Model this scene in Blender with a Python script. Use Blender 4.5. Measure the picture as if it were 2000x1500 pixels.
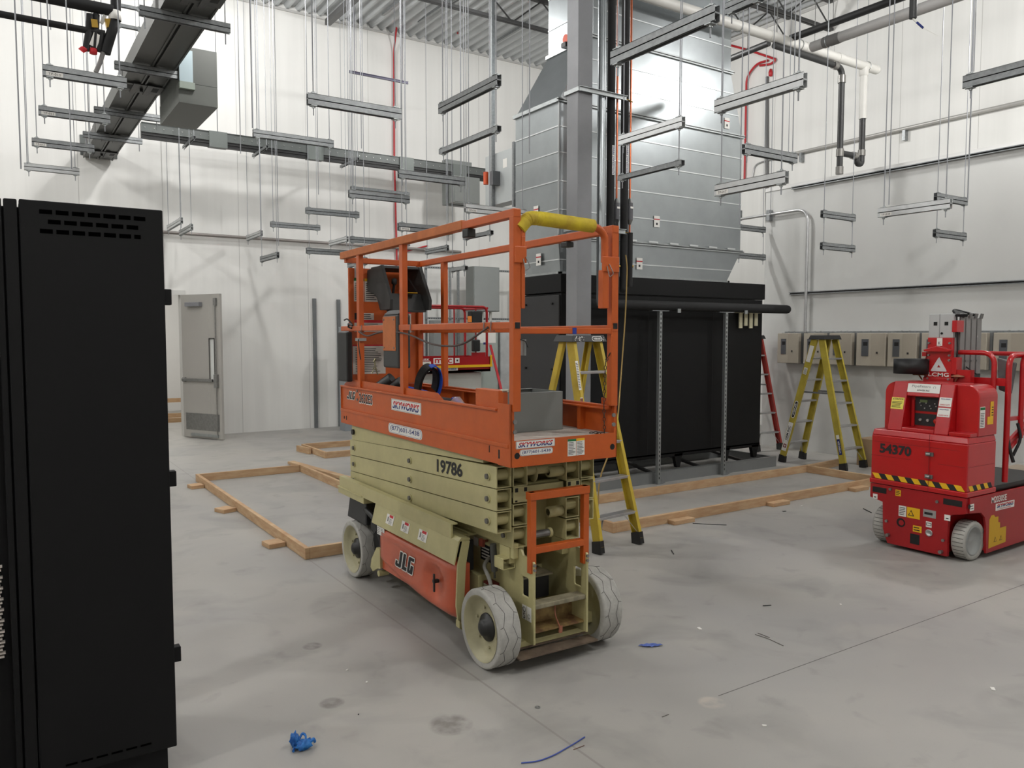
import bpy, bmesh, math, random
from mathutils import Vector, Matrix
random.seed(7)
for o in list(bpy.data.objects): bpy.data.objects.remove(o)
SC = bpy.context.scene
COL = SC.collection
# ------------------------------------------------------------------ camera
F, YAW, PIT, H = 1537.6, math.radians(33.431), math.radians(3.5456), 1.72
CF = Vector((math.sin(YAW)*math.cos(PIT), math.cos(YAW)*math.cos(PIT), -math.sin(PIT)))
CR = Vector((math.cos(YAW), -math.sin(YAW), 0)); CU = CR.cross(CF); CP = Vector((0, 0, H))
cam = bpy.data.cameras.new('camera'); cam.sensor_width = 36; cam.sensor_fit = 'HORIZONTAL'
cam.lens = 36*F/2000; cam.clip_start = .05; cam.clip_end = 100
co = bpy.data.objects.new('camera', cam); COL.objects.link(co)
co.matrix_world = Matrix((( CR.x, CU.x, -CF.x, 0), (CR.y, CU.y, -CF.y, 0), (CR.z, CU.z, -CF.z, H), (0, 0, 0, 1)))
SC.camera = co
# ------------------------------------------------------------------ world, exposure
w = bpy.data.worlds.new('world'); SC.world = w; w.use_nodes = True
w.node_tree.nodes['Background'].inputs[0].default_value = (.8, .85, .9, 1)
w.node_tree.nodes['Background'].inputs[1].default_value = .15
SC.view_settings.view_transform = 'Standard'; SC.view_settings.look = 'None'
SC.view_settings.exposure = 0.12; SC.view_settings.gamma = 1; SC.view_settings.use_curve_mapping = False
RZ = 7.5    # height of the roof deck
# ------------------------------------------------------------------ lights (strip luminaires hung under the roof)
LP = [(-3.4, 2.6, 5.6, 1.0), (.8, -.6, 5.6, .7), (4.6, 1.2, 5.6, .8), (8.6, .4, 5.6, .9), (-1.2, 10.9, 6.2, .85), (3.0, 11.6, 6.9, .95),
      (7.7, 9.5, 6.4, 1.2), (9.3, 3.9, 5.9, 1.0), (-3.4, 7.4, 6.0, 1.0), (2.6, 7.4, 6.0, .7)]
for (x, y, z, k) in LP:
    li = bpy.data.lights.new('luminaire_light', 'POINT'); li.shadow_soft_size = .14
    li.energy = 225*k; li.color = (1, .992, .978)
    lo = bpy.data.objects.new('luminaire_light', li); COL.objects.link(lo); lo.location = (x, y, z-.2)
li = bpy.data.lights.new('side_room_light', 'AREA'); li.size = 1.5; li.energy = 90; li.color = (1, .98, .94)
lo = bpy.data.objects.new('side_room_light', li); COL.objects.link(lo); lo.location = (2.4, 16.5, 3.6)

# ------------------------------------------------------------------ geometry helpers
def ray(px, py): return (px-1000)/F*CR - (py-750)/F*CU + CF
def on(px, py, ax, v):
    d = ray(px, py); i = 'xyz'.index(ax); return CP + d*((v-CP[i])/d[i])
def fl(px, py): return on(px, py, 'z', 0)

def s2l(c): return c/12.92 if c <= .04045 else ((c+.055)/1.055)**2.4
def rgb(r, g, b): return (s2l(r/255), s2l(g/255), s2l(b/255), 1)
MATS = {}
def mat(name, col, rough=.5, metal=0., noise=0., nscale=6., col2=None, bump=0., bscale=40., spec=None, emit=0, alpha=1, stretch=None, coat=0):
    if name in MATS: return MATS[name]
    m = bpy.data.materials.new(name); m.use_nodes = True; nt = m.node_tree; b = nt.nodes['Principled BSDF']
    c = rgb(*col); b.inputs['Base Color'].default_value = c
    b.inputs['Roughness'].default_value = rough; b.inputs['Metallic'].default_value = metal
    if spec is not None: b.inputs['Specular IOR Level'].default_value = spec
    if coat: b.inputs['Coat Weight'].default_value = coat; b.inputs['Coat Roughness'].default_value = .15
    if alpha < 1: b.inputs['Alpha'].default_value = alpha
    if emit: b.inputs['Emission Color'].default_value = c; b.inputs['Emission Strength'].default_value = emit
    if noise or bump:
        tc = nt.nodes.new('ShaderNodeTexCoord'); mp = nt.nodes.new('ShaderNodeMapping'); nt.links.new(tc.outputs['Object'], mp.inputs[0])
        if stretch: mp.inputs['Scale'].default_value = stretch
    if noise:
        n = nt.nodes.new('ShaderNodeTexNoise'); n.inputs['Scale'].default_value = nscale; n.inputs['Detail'].default_value = 6; n.inputs['Roughness'].default_value = .6
        nt.links.new(mp.outputs[0], n.inputs['Vector'])
        r = nt.nodes.new('ShaderNodeValToRGB'); r.color_ramp.elements[0].position = .36; r.color_ramp.elements[1].position = .66
        c2 = rgb(*col2) if col2 else tuple(x*(1-noise) for x in c[:3])+(1,)
        r.color_ramp.elements[0].color = c2; r.color_ramp.elements[1].color = c
        nt.links.new(n.outputs[0], r.inputs[0]); nt.links.new(r.outputs[0], b.inputs['Base Color'])
    if bump:
        n2 = nt.nodes.new('ShaderNodeTexNoise'); n2.inputs['Scale'].default_value = bscale; n2.inputs['Detail'].default_value = 4
        nt.links.new(mp.outputs[0], n2.inputs['Vector'])
        bp = nt.nodes.new('ShaderNodeBump'); bp.inputs['Strength'].default_value = bump; bp.inputs['Distance'].default_value = .01
        nt.links.new(n2.outputs[0], bp.inputs['Height']); nt.links.new(bp.outputs[0], b.inputs['Normal'])
    MATS[name] = m; return m

TXT = {}
def text_geo(s, bold=0., shear=0., split=False):
    k = (s, bold, shear, split)
    if k in TXT: return TXT[k]
    cu = bpy.data.curves.new('t', 'FONT'); cu.body = s; cu.size = 1; cu.offset = bold; cu.shear = shear; cu.resolution_u = 3
    ob = bpy.data.objects.new('t', cu); me = ob.to_mesh()
    bm = bmesh.new(); bm.from_mesh(me)
    xs = [v.co.x for v in bm.verts]; ys = [v.co.y for v in bm.verts]
    x0, x1, y0, y1 = min(xs), max(xs), min(ys), max(ys)
    for v in bm.verts: v.co.x = (v.co.x-x0)/(x1-x0)-.5; v.co.y = (v.co.y-y0)/(y1-y0)-.5; v.co.z = 0
    if split: bmesh.ops.bisect_plane(bm, geom=bm.verts[:]+bm.edges[:]+bm.faces[:], plane_co=(0, .02, 0), plane_no=(0, 1, 0))
    bm.verts.index_update()
    V = [(v.co.x, v.co.y) for v in bm.verts]; Fc = []; up = []
    for f in bm.faces:
        idx = [v.index for v in f.verts]
        if f.normal.z < 0: idx.reverse()
        Fc.append(idx); up.append(f.calc_center_median().y > .02)
    bm.free(); ob.to_mesh_clear(); bpy.data.objects.remove(ob); bpy.data.curves.remove(cu)
    TXT[k] = (V, Fc, up); return TXT[k]

Z3 = Vector((0, 0, 1))
def V3(*a): return Vector(a) if len(a) > 1 else Vector(a[0])
class B:
    """mesh builder: collects shapes, build() links them as ONE mesh object"""
    def __init__(s): s.v = []; s.f = []; s.m = []; s.sm = []
    def add(s, vs, fs, mi=0, smooth=False):
        k = len(s.v); s.v += [tuple(x) for x in vs]
        for f in fs: s.f.append([i+k for i in f]); s.m.append(mi); s.sm.append(smooth)
        return s
    def box(s, x0, x1, y0, y1, z0, z1, mi=0):
        if x0 > x1: x0, x1 = x1, x0
        if y0 > y1: y0, y1 = y1, y0
        if z0 > z1: z0, z1 = z1, z0
        return s.add([(x0,y0,z0),(x1,y0,z0),(x1,y1,z0),(x0,y1,z0),(x0,y0,z1),(x1,y0,z1),(x1,y1,z1),(x0,y1,z1)],
                     [(0,3,2,1),(4,5,6,7),(0,1,5,4),(1,2,6,5),(2,3,7,6),(3,0,4,7)], mi)
    def hexa(s, b, t, mi=0):   # 4 bottom corners, 4 top corners (ccw from above)
        return s.add(list(b)+list(t), [(0,3,2,1),(4,5,6,7),(0,1,5,4),(1,2,6,5),(2,3,7,6),(3,0,4,7)], mi)
    def beam(s, p, q, w, h, up=Z3, mi=0):
        p, q, up = V3(p), V3(q), V3(up); d = (q-p).normalized(); sd = d.cross(up)
        if sd.length < 1e-5: sd = d.cross(Vector((1, 0, 0)))
        sd.normalize(); u = sd.cross(d); a = sd*w/2; c = u*h/2
        return s.hexa([p-a-c, p+a-c, q+a-c, q-a-c], [p-a+c, p+a+c, q+a+c, q-a+c], mi)
    def tube(s, pts, r, n=10, mi=0, cap=True, closed=False):
        pts = [V3(p) for p in pts]; N = len(pts); vs = []; fs = []; prev = None
        rr = r if isinstance(r, (list, tuple)) else [r]*N
        for i, p in enumerate(pts):
            a = pts[(i-1) % N] if (closed or i > 0) else p; b = pts[(i+1) % N] if (closed or i < N-1) else p
            d = (b-a).normalized()
            if prev is None: u = d.orthogonal().normalized()
            else:
                u = prev - d*prev.dot(d)
                u = u.normalized() if u.length > 1e-6 else d.orthogonal().normalized()
            prev = u; w2 = d.cross(u)
            for k in range(n):
                t = 2*math.pi*k/n; vs.append(p+(u*math.cos(t)+w2*math.sin(t))*rr[i])
        M = N if closed else N-1
        for i in range(M):
            j = (i+1) % N
            for k in range(n): fs.append((i*n+k, i*n+(k+1) % n, j*n+(k+1) % n, j*n+k))
        s.add(vs, fs, mi, n > 5)
        if cap and not closed:
            s.add(vs[:n], [tuple(range(n))[::-1]], mi); s.add(vs[-n:], [tuple(range(n))], mi)
        return s
    def cyl(s, p, q, r, n=14, mi=0): return s.tube([p, q], r, n, mi)
    def prism(s, poly, ax, a, b, mi=0):
        """poly in the two other axes (order x,y,z without ax), extruded along ax"""
        i = 'xyz'.index(ax); n = len(poly); ar = sum(poly[k][0]*poly[(k+1) % n][1]-poly[(k+1) % n][0]*poly[k][1] for k in range(n))
        if ar < 0: poly = poly[::-1]
        def P(c, t):
            l = list(c); l.insert(i, t); return tuple(l)
        vs = [P(c, a) for c in poly]+[P(c, b) for c in poly]
        fl_ = (i == 1)
        if a > b: fl_ = not fl_
        f0, f1 = tuple(range(n))[::-1], tuple(range(n, 2*n)); sd = [(k, (k+1) % n, n+(k+1) % n, n+k) for k in range(n)]
        fs = [f0, f1]+sd
        if fl_: fs = [f[::-1] for f in fs]
        return s.add(vs, fs, mi)
    def lathe(s, c, ax, prof, n=32, mi=0, smooth=True):
        """prof: (radius, distance along ax) list, closed if first==last"""
        c, ax = V3(c), V3(ax).normalized(); u = ax.orthogonal().normalized(); w2 = ax.cross(u); vs = []; fs = []
        for (r, t) in prof:
            for k in range(n):
                a = 2*math.pi*k/n; vs.append(c+ax*t+(u*math.cos(a)+w2*math.sin(a))*r)
        for i in range(len(prof)-1):
            for k in range(n): fs.append((i*n+k, i*n+(k+1) % n, (i+1)*n+(k+1) % n, (i+1)*n+k))
        return s.add(vs, fs, mi, smooth)
    def quad(s, c, xd, yd, w, h, mi=0, lift=0.):
        c, xd, yd = V3(c), V3(xd).normalized(), V3(yd).normalized(); n = xd.cross(yd); c = c+n*lift
        return s.add([c-xd*w/2-yd*h/2, c+xd*w/2-yd*h/2, c+xd*w/2+yd*h/2, c-xd*w/2+yd*h/2], [(0, 1, 2, 3)], mi)
    def plate(s, c, xd, yd, w, h, t=.001, mi=0, lift=0., rad=0.):
        c, xd, yd = V3(c), V3(xd).normalized(), V3(yd).normalized(); n = xd.cross(yd)
        if rad:
            pts = []
            for (sx, sy, a0) in ((1, 1, 0), (-1, 1, 90), (-1, -1, 180), (1, -1, 270)):
                for k in range(5):
                    a = math.radians(a0+22.5*k); pts.append((sx*(w/2-rad)+rad*math.cos(a), sy*(h/2-rad)+rad*math.sin(a)))
        else: pts = [(-w/2, -h/2), (w/2, -h/2), (w/2, h/2), (-w/2, h/2)]
        N = len(pts); lo = [c+n*lift+xd*a+yd*b for a, b in pts]; hi = [p+n*t for p in lo]
        return s.add(lo+hi, [tuple(range(N))[::-1], tuple(range(N, 2*N))]+[(k, (k+1) % N, N+(k+1) % N, N+k) for k in range(N)], mi)
    def text(s, st, c, xd, yd, w, h, mi=0, lift=.002, bold=0., shear=0., split=None):
        c, xd, yd = V3(c), V3(xd).normalized(), V3(yd).normalized(); n = xd.cross(yd)
        V, Fc, up = text_geo(st, bold, shear, split is not None); k = len(s.v)
        s.v += [tuple(c+n*lift+xd*(a*w)+yd*(b*h)) for a, b in V]
        for f, u in zip(Fc, up): s.f.append([i+k for i in f]); s.m.append(split if (split is not None and u) else mi); s.sm.append(False)
        return s
    def lines(s, c, xd, yd, w, h, n, mi=0, lift=.0015, th=.4):
        rs = random.Random(n*7+int(w*1e4))
        for k in range(n):
            y = h/2-(k+.5)*h/n; ww = w*(.7+.3*rs.random())
            s.quad(V3(c)+V3(yd).normalized()*y-V3(xd).normalized()*(w-ww)/2, xd, yd, ww, h/n*th, mi, lift)
        return s
    def cut(s):
        s.__dict__.setdefault('cuts', []).append((len(s.v), len(s.f))); return s
    def pieces(s, name, mats, parent=None, bevel=0.):
        """one object for each piece between two cut() calls"""
        C_ = [(0, 0)]+s.__dict__.get('cuts', [])+[(len(s.v), len(s.f))]; out = []
        for (v0, f0), (v1, f1) in zip(C_[:-1], C_[1:]):
            if f1 == f0: continue
            b = B(); b.v = s.v[v0:v1]; b.f = [[i-v0 for i in f] for f in s.f[f0:f1]]; b.m = s.m[f0:f1]; b.sm = s.sm[f0:f1]; out.append(b.build(name, mats, parent, bevel))
        return out
    def build(s, name, mats, parent=None, bevel=0., seg=2, label=None, solid=0.):
        me = bpy.data.meshes.new(name); me.from_pydata(s.v, [], s.f)
        if not isinstance(mats, (list, tuple)): mats = [mats]
        for m in mats: me.materials.append(m)
        me.polygons.foreach_set('material_index', [min(i, len(mats)-1) for i in s.m]); me.polygons.foreach_set('use_smooth', s.sm); me.update()
        o = bpy.data.objects.new(name, me); COL.objects.link(o)
        if parent: o.parent = parent
        if bevel:
            b = o.modifiers.new('bevel', 'BEVEL'); b.width = bevel; b.segments = seg; b.limit_method = 'ANGLE'; b.angle_limit = math.radians(40)
        if label: o['label'] = label
        return o
def thing(name, label, cat, loc=(0, 0, 0), rz=0., group=None):
    o = bpy.data.objects.new(name, None); COL.objects.link(o); o.location = loc; o.rotation_euler = (0, 0, rz); o.empty_display_size = .1
    o['label'] = label; o['category'] = cat
    if group: o['group'] = group
    return o
def tag(o, label, cat, group=None, kind=None):
    o['label'] = label; o['category'] = cat
    if group: o['group'] = group
    if kind: o['kind'] = kind
    return o
def struct(o): o['kind'] = 'structure'; return o
def arc(c, a0, a1, r, u, v, n=8):
    c, u, v = V3(c), V3(u), V3(v)
    return [c+u*(r*math.cos(a0+(a1-a0)*k/n))+v*(r*math.sin(a0+(a1-a0)*k/n)) for k in range(n+1)]
def bend(pts, r, n=6):
    """round the inner corners of a polyline"""
    P = [V3(p) for p in pts]; out = [P[0]]
    for i in range(1, len(P)-1):
        a, b, c = P[i-1], P[i], P[i+1]; d1 = (a-b).normalized(); d2 = (c-b).normalized(); rr = min(r, (a-b).length*.45, (c-b).length*.45)
        p, q = b+d1*rr, b+d2*rr
        for k in range(n+1):
            t = k/n; out.append(p*(1-t)**2+b*2*t*(1-t)+q*t*t)
    out.append(P[-1]); return out

# ------------------------------------------------------------------ materials
M_orange = mat('orange_paint', (190, 86, 26), .42, noise=.12, nscale=9, bump=.05, bscale=60)
M_tan = mat('worn_orange_pad', (186, 106, 56), .7, noise=.2, nscale=14)
M_beige = mat('cream_paint', (186, 178, 130), .45, noise=.12, nscale=8, bump=.05, bscale=50)
M_darkm = mat('dark_metal', (50, 50, 50), .45, .5)
M_black = mat('black_plastic', (26, 26, 27), .5, noise=.2, nscale=20)
M_blk2 = mat('deep_black', (10, 10, 10), .7)
M_steel = mat('bare_steel', (150, 150, 148), .35, .8, noise=.2, nscale=25)
M_galv = mat('galvanised', (172, 176, 176), .42, .75, noise=.14, nscale=14)
M_rod = mat('zinc_rod', (150, 152, 156), .6, .25)
M_bright = mat('bright_strut', (206, 208, 208), .42, .45, noise=.12, nscale=20)
M_galvd = mat('galvanised_strut', (150, 153, 154), .42, .55, noise=.25, nscale=30)
M_duct = mat('duct_sheet', (164, 169, 171), .3, .88, noise=.1, nscale=3.5, bump=.03, bscale=3)
M_white = mat('white_label', (228, 226, 220), .5)
M_red = mat('red_paint', (170, 16, 22), .25, noise=.06, nscale=5, coat=.4)
M_yel = mat('yellow_label', (226, 176, 20), .5)
M_tyre = mat('grey_rubber', (178, 176, 170), .85, noise=.18, nscale=22, bump=.1, bscale=90)
M_groove = mat('groove', (78, 77, 74), .9)
M_wood = mat('pine_lumber', (196, 166, 130), .75, noise=.25, nscale=5, col2=(176, 140, 104), stretch=(1, 1, 6), bump=.1, bscale=30)
M_ladder = mat('yellow_fibreglass', (198, 172, 56), .5, noise=.15, nscale=10)
M_alu = mat('aluminium', (186, 186, 186), .38, .7, noise=.15, nscale=12)
M_grey = mat('grey_enclosure', (120, 124, 121), .5, noise=.05, nscale=3)
M_copper = mat('copper', (196, 112, 80), .3, .9)
M_insul = mat('black_insulation', (24, 24, 25), .8, noise=.2, nscale=15)
M_pvc = mat('white_jacket', (214, 212, 206), .5, noise=.05, nscale=4)
M_ahu = mat('black_cabinet', (13, 13, 14), .6, noise=.1, nscale=3, spec=.25)
M_ink = mat('black_ink', (24, 24, 26), .6)
M_navy = mat('navy_ink', (24, 40, 110), .6)
M_redi = mat('red_ink', (190, 30, 40), .6)
M_gri = mat('grey_ink', (120, 118, 116), .6)
M_green = mat('green_ink', (30, 110, 60), .6)
M_yellowpad = mat('yellow_foam', (208, 186, 40), .75, noise=.3, nscale=9, col2=(176, 150, 40), bump=.3, bscale=25)
M_redpipe = mat('red_conduit', (176, 32, 40), .45)
M_blue = mat('blue_strap', (24, 76, 186), .6)
# ================================================================== ROOM
WX, WY, PX = 12.3, 14.18, 10.10       # far right wall, back wall, low partition face
def wall_mat(name, col, seam):
    m = mat(name, col, .55, noise=.07, nscale=1.2, bump=.015, bscale=6); nt = m.node_tree; b = nt.nodes['Principled BSDF']
    # faint vertical streaks and panel joints
    for n_ in nt.nodes:
        if n_.type == 'MAPPING': n_.inputs['Scale'].default_value = (3, 3, .12)
    tc = nt.nodes.new('ShaderNodeTexCoord'); sp = nt.nodes.new('ShaderNodeSeparateXYZ'); nt.links.new(tc.outputs['Object'], sp.inputs[0])
    a = nt.nodes.new('ShaderNodeMath'); a.operation = 'PINGPONG'; a.inputs[1].default_value = .61
    nt.links.new(sp.outputs['XY'.index(seam)], a.inputs[0])
    l = nt.nodes.new('ShaderNodeMath'); l.operation = 'LESS_THAN'; l.inputs[1].default_value = .004; nt.links.new(a.outputs[0], l.inputs[0])
    mx = nt.nodes.new('ShaderNodeMix'); mx.data_type = 'RGBA'; src = b.inputs['Base Color'].links[0].from_socket
    nt.links.new(l.outputs[0], mx.inputs[0]); nt.links.new(src, mx.inputs[6]); mx.inputs[7].default_value = rgb(178, 176, 172)
    nt.links.new(mx.outputs[2], b.inputs['Base Color']); return m
M_wallx = wall_mat('wall_panel_x', (226, 225, 221), 'X'); M_wally = wall_mat('wall_panel_y', (226, 225, 221), 'Y')
# floor: polished concrete with clouding, dark blotches and two saw-cut joints
m = bpy.data.materials.new('concrete_floor'); m.use_nodes = True; nt = m.node_tree; b = nt.nodes['Principled BSDF']; N = nt.nodes.new; Lk = nt.links.new
tc = N('ShaderNodeTexCoord')
def nz(sc, det, lo, hi, dist=0.):
    n = N('ShaderNodeTexNoise'); n.inputs['Scale'].default_value = sc; n.inputs['Detail'].default_value = det; n.inputs['Distortion'].default_value = dist; Lk(tc.outputs['Object'], n.inputs['Vector'])
    r = N('ShaderNodeMapRange'); r.inputs[1].default_value = lo; r.inputs[2].default_value = hi; Lk(n.outputs[0], r.inputs[0]); return r.outputs[0]
def mixc(fac, a, bcol, k=1.):
    x = N('ShaderNodeMix'); x.data_type = 'RGBA'
    if isinstance(fac, float): x.inputs[0].default_value = fac
    else:
        if k != 1.:
            q = N('ShaderNodeMath'); q.operation = 'MULTIPLY'; q.inputs[1].default_value = k; Lk(fac, q.inputs[0]); fac = q.outputs[0]
        Lk(fac, x.inputs[0])
    if isinstance(a, tuple): x.inputs[6].default_value = a
    else: Lk(a, x.inputs[6])
    x.inputs[7].default_value = bcol; return x.outputs[2]
c = mixc(nz(.55, 4, .35, .65, .6), rgb(165, 162, 156), rgb(152, 150, 147))
c = mixc(nz(1.7, 5, .52, .72, .8), c, rgb(126, 125, 122), .5)
c = mixc(nz(4.5, 4, .6, .75, .4), c, rgb(122, 120, 117), .4)
c = mixc(nz(1.1, 3, .56, .7, .3), c, rgb(171, 167, 160), .5)
c = mixc(nz(60, 3, .66, .8), c, rgb(120, 117, 112), .25)
sp = N('ShaderNodeSeparateXYZ'); Lk(tc.outputs['Object'], sp.inputs[0])
def joint(out, pos, half):
    s1 = N('ShaderNodeMath'); s1.operation = 'SUBTRACT'; s1.inputs[1].default_value = pos; Lk(sp.outputs[out], s1.inputs[0])
    s2 = N('ShaderNodeMath'); s2.operation = 'ABSOLUTE'; Lk(s1.outputs[0], s2.inputs[0])
    s3 = N('ShaderNodeMath'); s3.operation = 'LESS_THAN'; s3.inputs[1].default_value = half; Lk(s2.outputs[0], s3.inputs[0]); return s3.outputs[0]
def gate(fac, out, v, op='GREATER_THAN'):
    g = N('ShaderNodeMath'); g.operation = op; g.inputs[1].default_value = v; Lk(sp.outputs[out], g.inputs[0])
    q = N('ShaderNodeMath'); q.operation = 'MULTIPLY'; Lk(fac, q.inputs[0]); Lk(g.outputs[0], q.inputs[1]); return q.outputs[0]
j1 = gate(joint(1, 2.513, .0028), 0, 2.84)
c = mixc(j1, c, rgb(70, 66, 62), .9)
c = mixc(joint(0, 1.976, .006), c, rgb(126, 121, 115), .5)
# worn round patches
for (px, py, rx) in ((648, 1373, .055), (880, 1415, .09), (610, 1262, .05), (1390, 1372, .06)):
    p = fl(px, py); vd = N('ShaderNodeVectorMath'); vd.operation = 'DISTANCE'; vd.inputs[1].default_value = (p.x, p.y, 0); Lk(tc.outputs['Object'], vd.inputs[0])
    r = N('ShaderNodeMapRange'); r.inputs[1].default_value = rx*1.15; r.inputs[2].default_value = rx*.8; Lk(vd.outputs['Value'], r.inputs[0])
    q = N('ShaderNodeMath'); q.operation = 'MULTIPLY'; Lk(r.outputs[0], q.inputs[0]); Lk(nz(14, 3, .3, .6), q.inputs[1])
    c = mixc(q.outputs[0], c, rgb(108, 104, 100) if px != 1390 else rgb(192, 184, 172), .75)
Lk(c, b.inputs['Base Color'])
r = N('ShaderNodeMapRange'); r.inputs[3].default_value = .42; r.inputs[4].default_value = .62; n = N('ShaderNodeTexNoise'); n.inputs['Scale'].default_value = 2.2
Lk(tc.outputs['Object'], n.inputs['Vector']); Lk(n.outputs[0], r.inputs[0]); Lk(r.outputs[0], b.inputs['Roughness']); b.inputs['Specular IOR Level'].default_value = .35
M_floor = m
struct(B().box(-7, 14, -6, 20, -.1, 0).build('floor', M_floor))
# back wall with the door opening (x 1.74..2.70)
DX0, DX1, DZ = 1.72, 2.70, on(357, 573, 'y', WY).z
bw = B(); bw.box(-7, DX0, WY, WY+.2, 0, RZ+.2).box(DX1, WX+.2, WY, WY+.2, 0, RZ+.2).box(DX0, DX1, WY, WY+.2, DZ, RZ+.2)
struct(bw.build('wall_back', M_wallx))
struct(B().box(WX, WX+.2, -6, WY, 0, RZ+.2).build('wall_right', M_wally))
struct(B().box(PX, WX, -6, 8.15, 0, 3.97).build('wall_partition', mat('partition_panel', (200, 200, 197), .55, noise=.03, nscale=1.5)))
struct(B().box(PX-.012, PX, -6, 8.15, 3.93, 3.985).build('trim_1', mat('panel_cap', (214, 213, 210), .5)))
struct(B().box(-7.2, -7, -6, WY, 0, RZ+.2).build('wall_left', M_wally))
struct(B().box(-7, WX, -6.2, -6, 0, RZ+.2).build('wall_front', M_wallx))
zt = RZ-.05
struct(B().box(-7, WX, WY-.03, WY, zt, zt+.04).build('trim_2', mat('seam_trim', (190, 189, 186), .5)))
struct(B().box(WX-.03, WX, -6, WY-.03, zt, zt+.04).build('trim_3', mat('seam_trim', (190, 189, 186), .5)))
# small room seen through the door
sr = B(); sr.box(-2, 6, 19.2, 19.4, 0, 4).box(-2.2, -2, WY+.2, 19.2, 0, 4).box(6, 6.2, WY+.2, 19.2, 0, 4).box(-2, 6, WY+.2, 19.2, 4, 4.1)
struct(sr.build('wall_side_room', mat('side_room_paint', (224, 223, 220), .6, noise=.02)))
# roof deck: corrugated steel, ribs along y
dk = B(); x = -7.
prof = []
while x < WX: prof += [(x, 0), (x+.05, .07), (x+.11, .07), (x+.16, 0)]; x += .2
vs = []
for (xx, dz) in prof: vs += [(xx, -6, RZ+dz), (xx, WY, RZ+dz)]
dk.add(vs, [(2*i, 2*i+1, 2*i+3, 2*i+2) for i in range(len(prof)-1)])
M_deck = mat('roof_deck', (188, 191, 192), .45, .35, noise=.1, nscale=2)
dk.box(-7, WX, -6, WY, RZ+.11, RZ+.2)
struct(dk.build('ceiling', M_deck))
# open web joists along x
M_joist = mat('joist_paint', (62, 62, 62), .6)
JY = (1.0, 3.0, 5.2, 8.6, 9.45, 11.35)
for y in JY:
    j = B(); zb, ztp = 6.98, RZ-.01
    j.beam((-6.9, y-.03, zb), (WX-.02, y-.03, zb), .035, .045).beam((-6.9, y+.03, zb), (WX-.02, y+.03, zb), .035, .045)
    j.beam((-6.9, y, ztp-.03), (WX-.02, y, ztp-.03), .09, .05)
    x = -6.9; up = True
    while x < WX-.6:
        a, b2 = (zb, ztp-.04) if up else (ztp-.04, zb); j.tube([(x, y, a), (x+.6, y, b2)], .014, 6); x += .6; up = not up
    o = j.build('roof_joist', M_joist); ORD = ('sixth', 'fifth', 'fourth', 'third', 'second', 'first'); tag(o, 'dark open-web roof joist, '+ORD[JY.index(y)]+' one counting from the back wall', 'roof joist', 'open-web joists under the roof')
# steel column
g = thing('steel_column', 'grey square steel column rising to the roof in front of the ducts', 'column', (5.06, 6.42, 0))
M_col = mat('grey_primer', (128, 129, 132), .5, noise=.1, nscale=4)
B().box(-.093, .093, -.093, .093, .012, RZ).build('post', M_col, g, .008)
bp = B().box(-.16, .16, -.12, .12, 0, .014)
for sx in (-.13, .13):
    for sy in (-.09, .09): bp.cyl((sx, sy, .014), (sx, sy, .04), .012, 6)
bp.build('base_plate', M_col, g)
# door
g = thing('door_leaf', 'open grey metal door with a narrow glass pane and kick plate', 'door', (DX1, WY-.03, 0), 0)
A = fl(437, 860); hx, hy = DX1-.01, WY-.05; ang = math.atan2(A.y-hy, A.x-hx); g.rotation_euler.z = ang; g.location = (hx, hy, 0)
M_door = mat('door_paint', (166, 163, 157), .45, noise=.03, nscale=2)
W = (Vector((A.x, A.y))-Vector((hx, hy))).length; DH = DZ-.03
d = B(); vx0, vx1, vz0, vz1 = W-.26, W-.15, .98, 1.66
d.box(0, vx0, -.022, .022, .01, DH).box(vx1, W, -.022, .022, .01, DH).box(vx0, vx1, -.022, .022, .01, vz0).box(vx0, vx1, -.022, .022, vz1, DH)
d.build('leaf', M_door, g, .002)
B().box(vx0, vx1, -.004, .004, vz0, vz1).build('pane', mat('door_glass', (214, 216, 212), .1, spec=.6), g)
fr = B(); 
for s_ in (-1, 1):
    fr.box(vx0-.012, vx0, s_*.022, s_*.028, vz0-.012, vz1+.012).box(vx1, vx1+.012, s_*.022, s_*.028, vz0-.012, vz1+.012).box(vx0-.012, vx1+.012, s_*.022, s_*.028, vz0-.012, vz0).box(vx0-.012, vx1+.012, s_*.022, s_*.028, vz1, vz1+.012)
fr.build('pane_frame', M_darkm, g)
B().box(.06, W-.06, -.026, -.022, .14, .42).build('kick_plate', M_steel, g)
B().box(.2, W-.08, -.05, -.022, .04, .085).build('door_sweep', M_galv, g)
cl = B().box(.18, .52, -.10, -.022, DH-.2, DH-.13); cl.build('door_closer', mat('closer_grey', (140, 141, 146), .4, .5), g, .006)
pb = B().box(.03, W-.16, -.075, -.045, .955, 1.0).box(.03, .09, -.06, -.022, .94, 1.015); pb.build('push_bar', M_steel, g, .004)
vr = B().tube([(W-.09, -.045, .06), (W-.09, -.045, DH-.12)], .008, 8).box(W-.12, W-.06, -.055, -.022, DH-.19, DH-.07).box(W-.125, W-.055, -.07, -.022, .86, 1.08)
vr.build('latch_rod', M_steel, g)
df = B(); df.box(DX0-.05, DX0+.03, WY-.02, WY, 0, DZ+.05).box(DX0, DX0+.02, WY, WY+.21, 0, DZ).box(DX1-.005, DX1+.05, WY-.02, WY, 0, DZ+.05).box(DX1-.02, DX1, WY, WY+.21, 0, DZ).box(DX0+.03, DX1-.005, WY-.02, WY, DZ-.03, DZ+.05).box(DX0+.02, DX1-.02, WY, WY+.21, DZ-.02, DZ)
struct(df.build('door_1', mat('door_frame_paint', (204, 203, 199), .5)))
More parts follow.
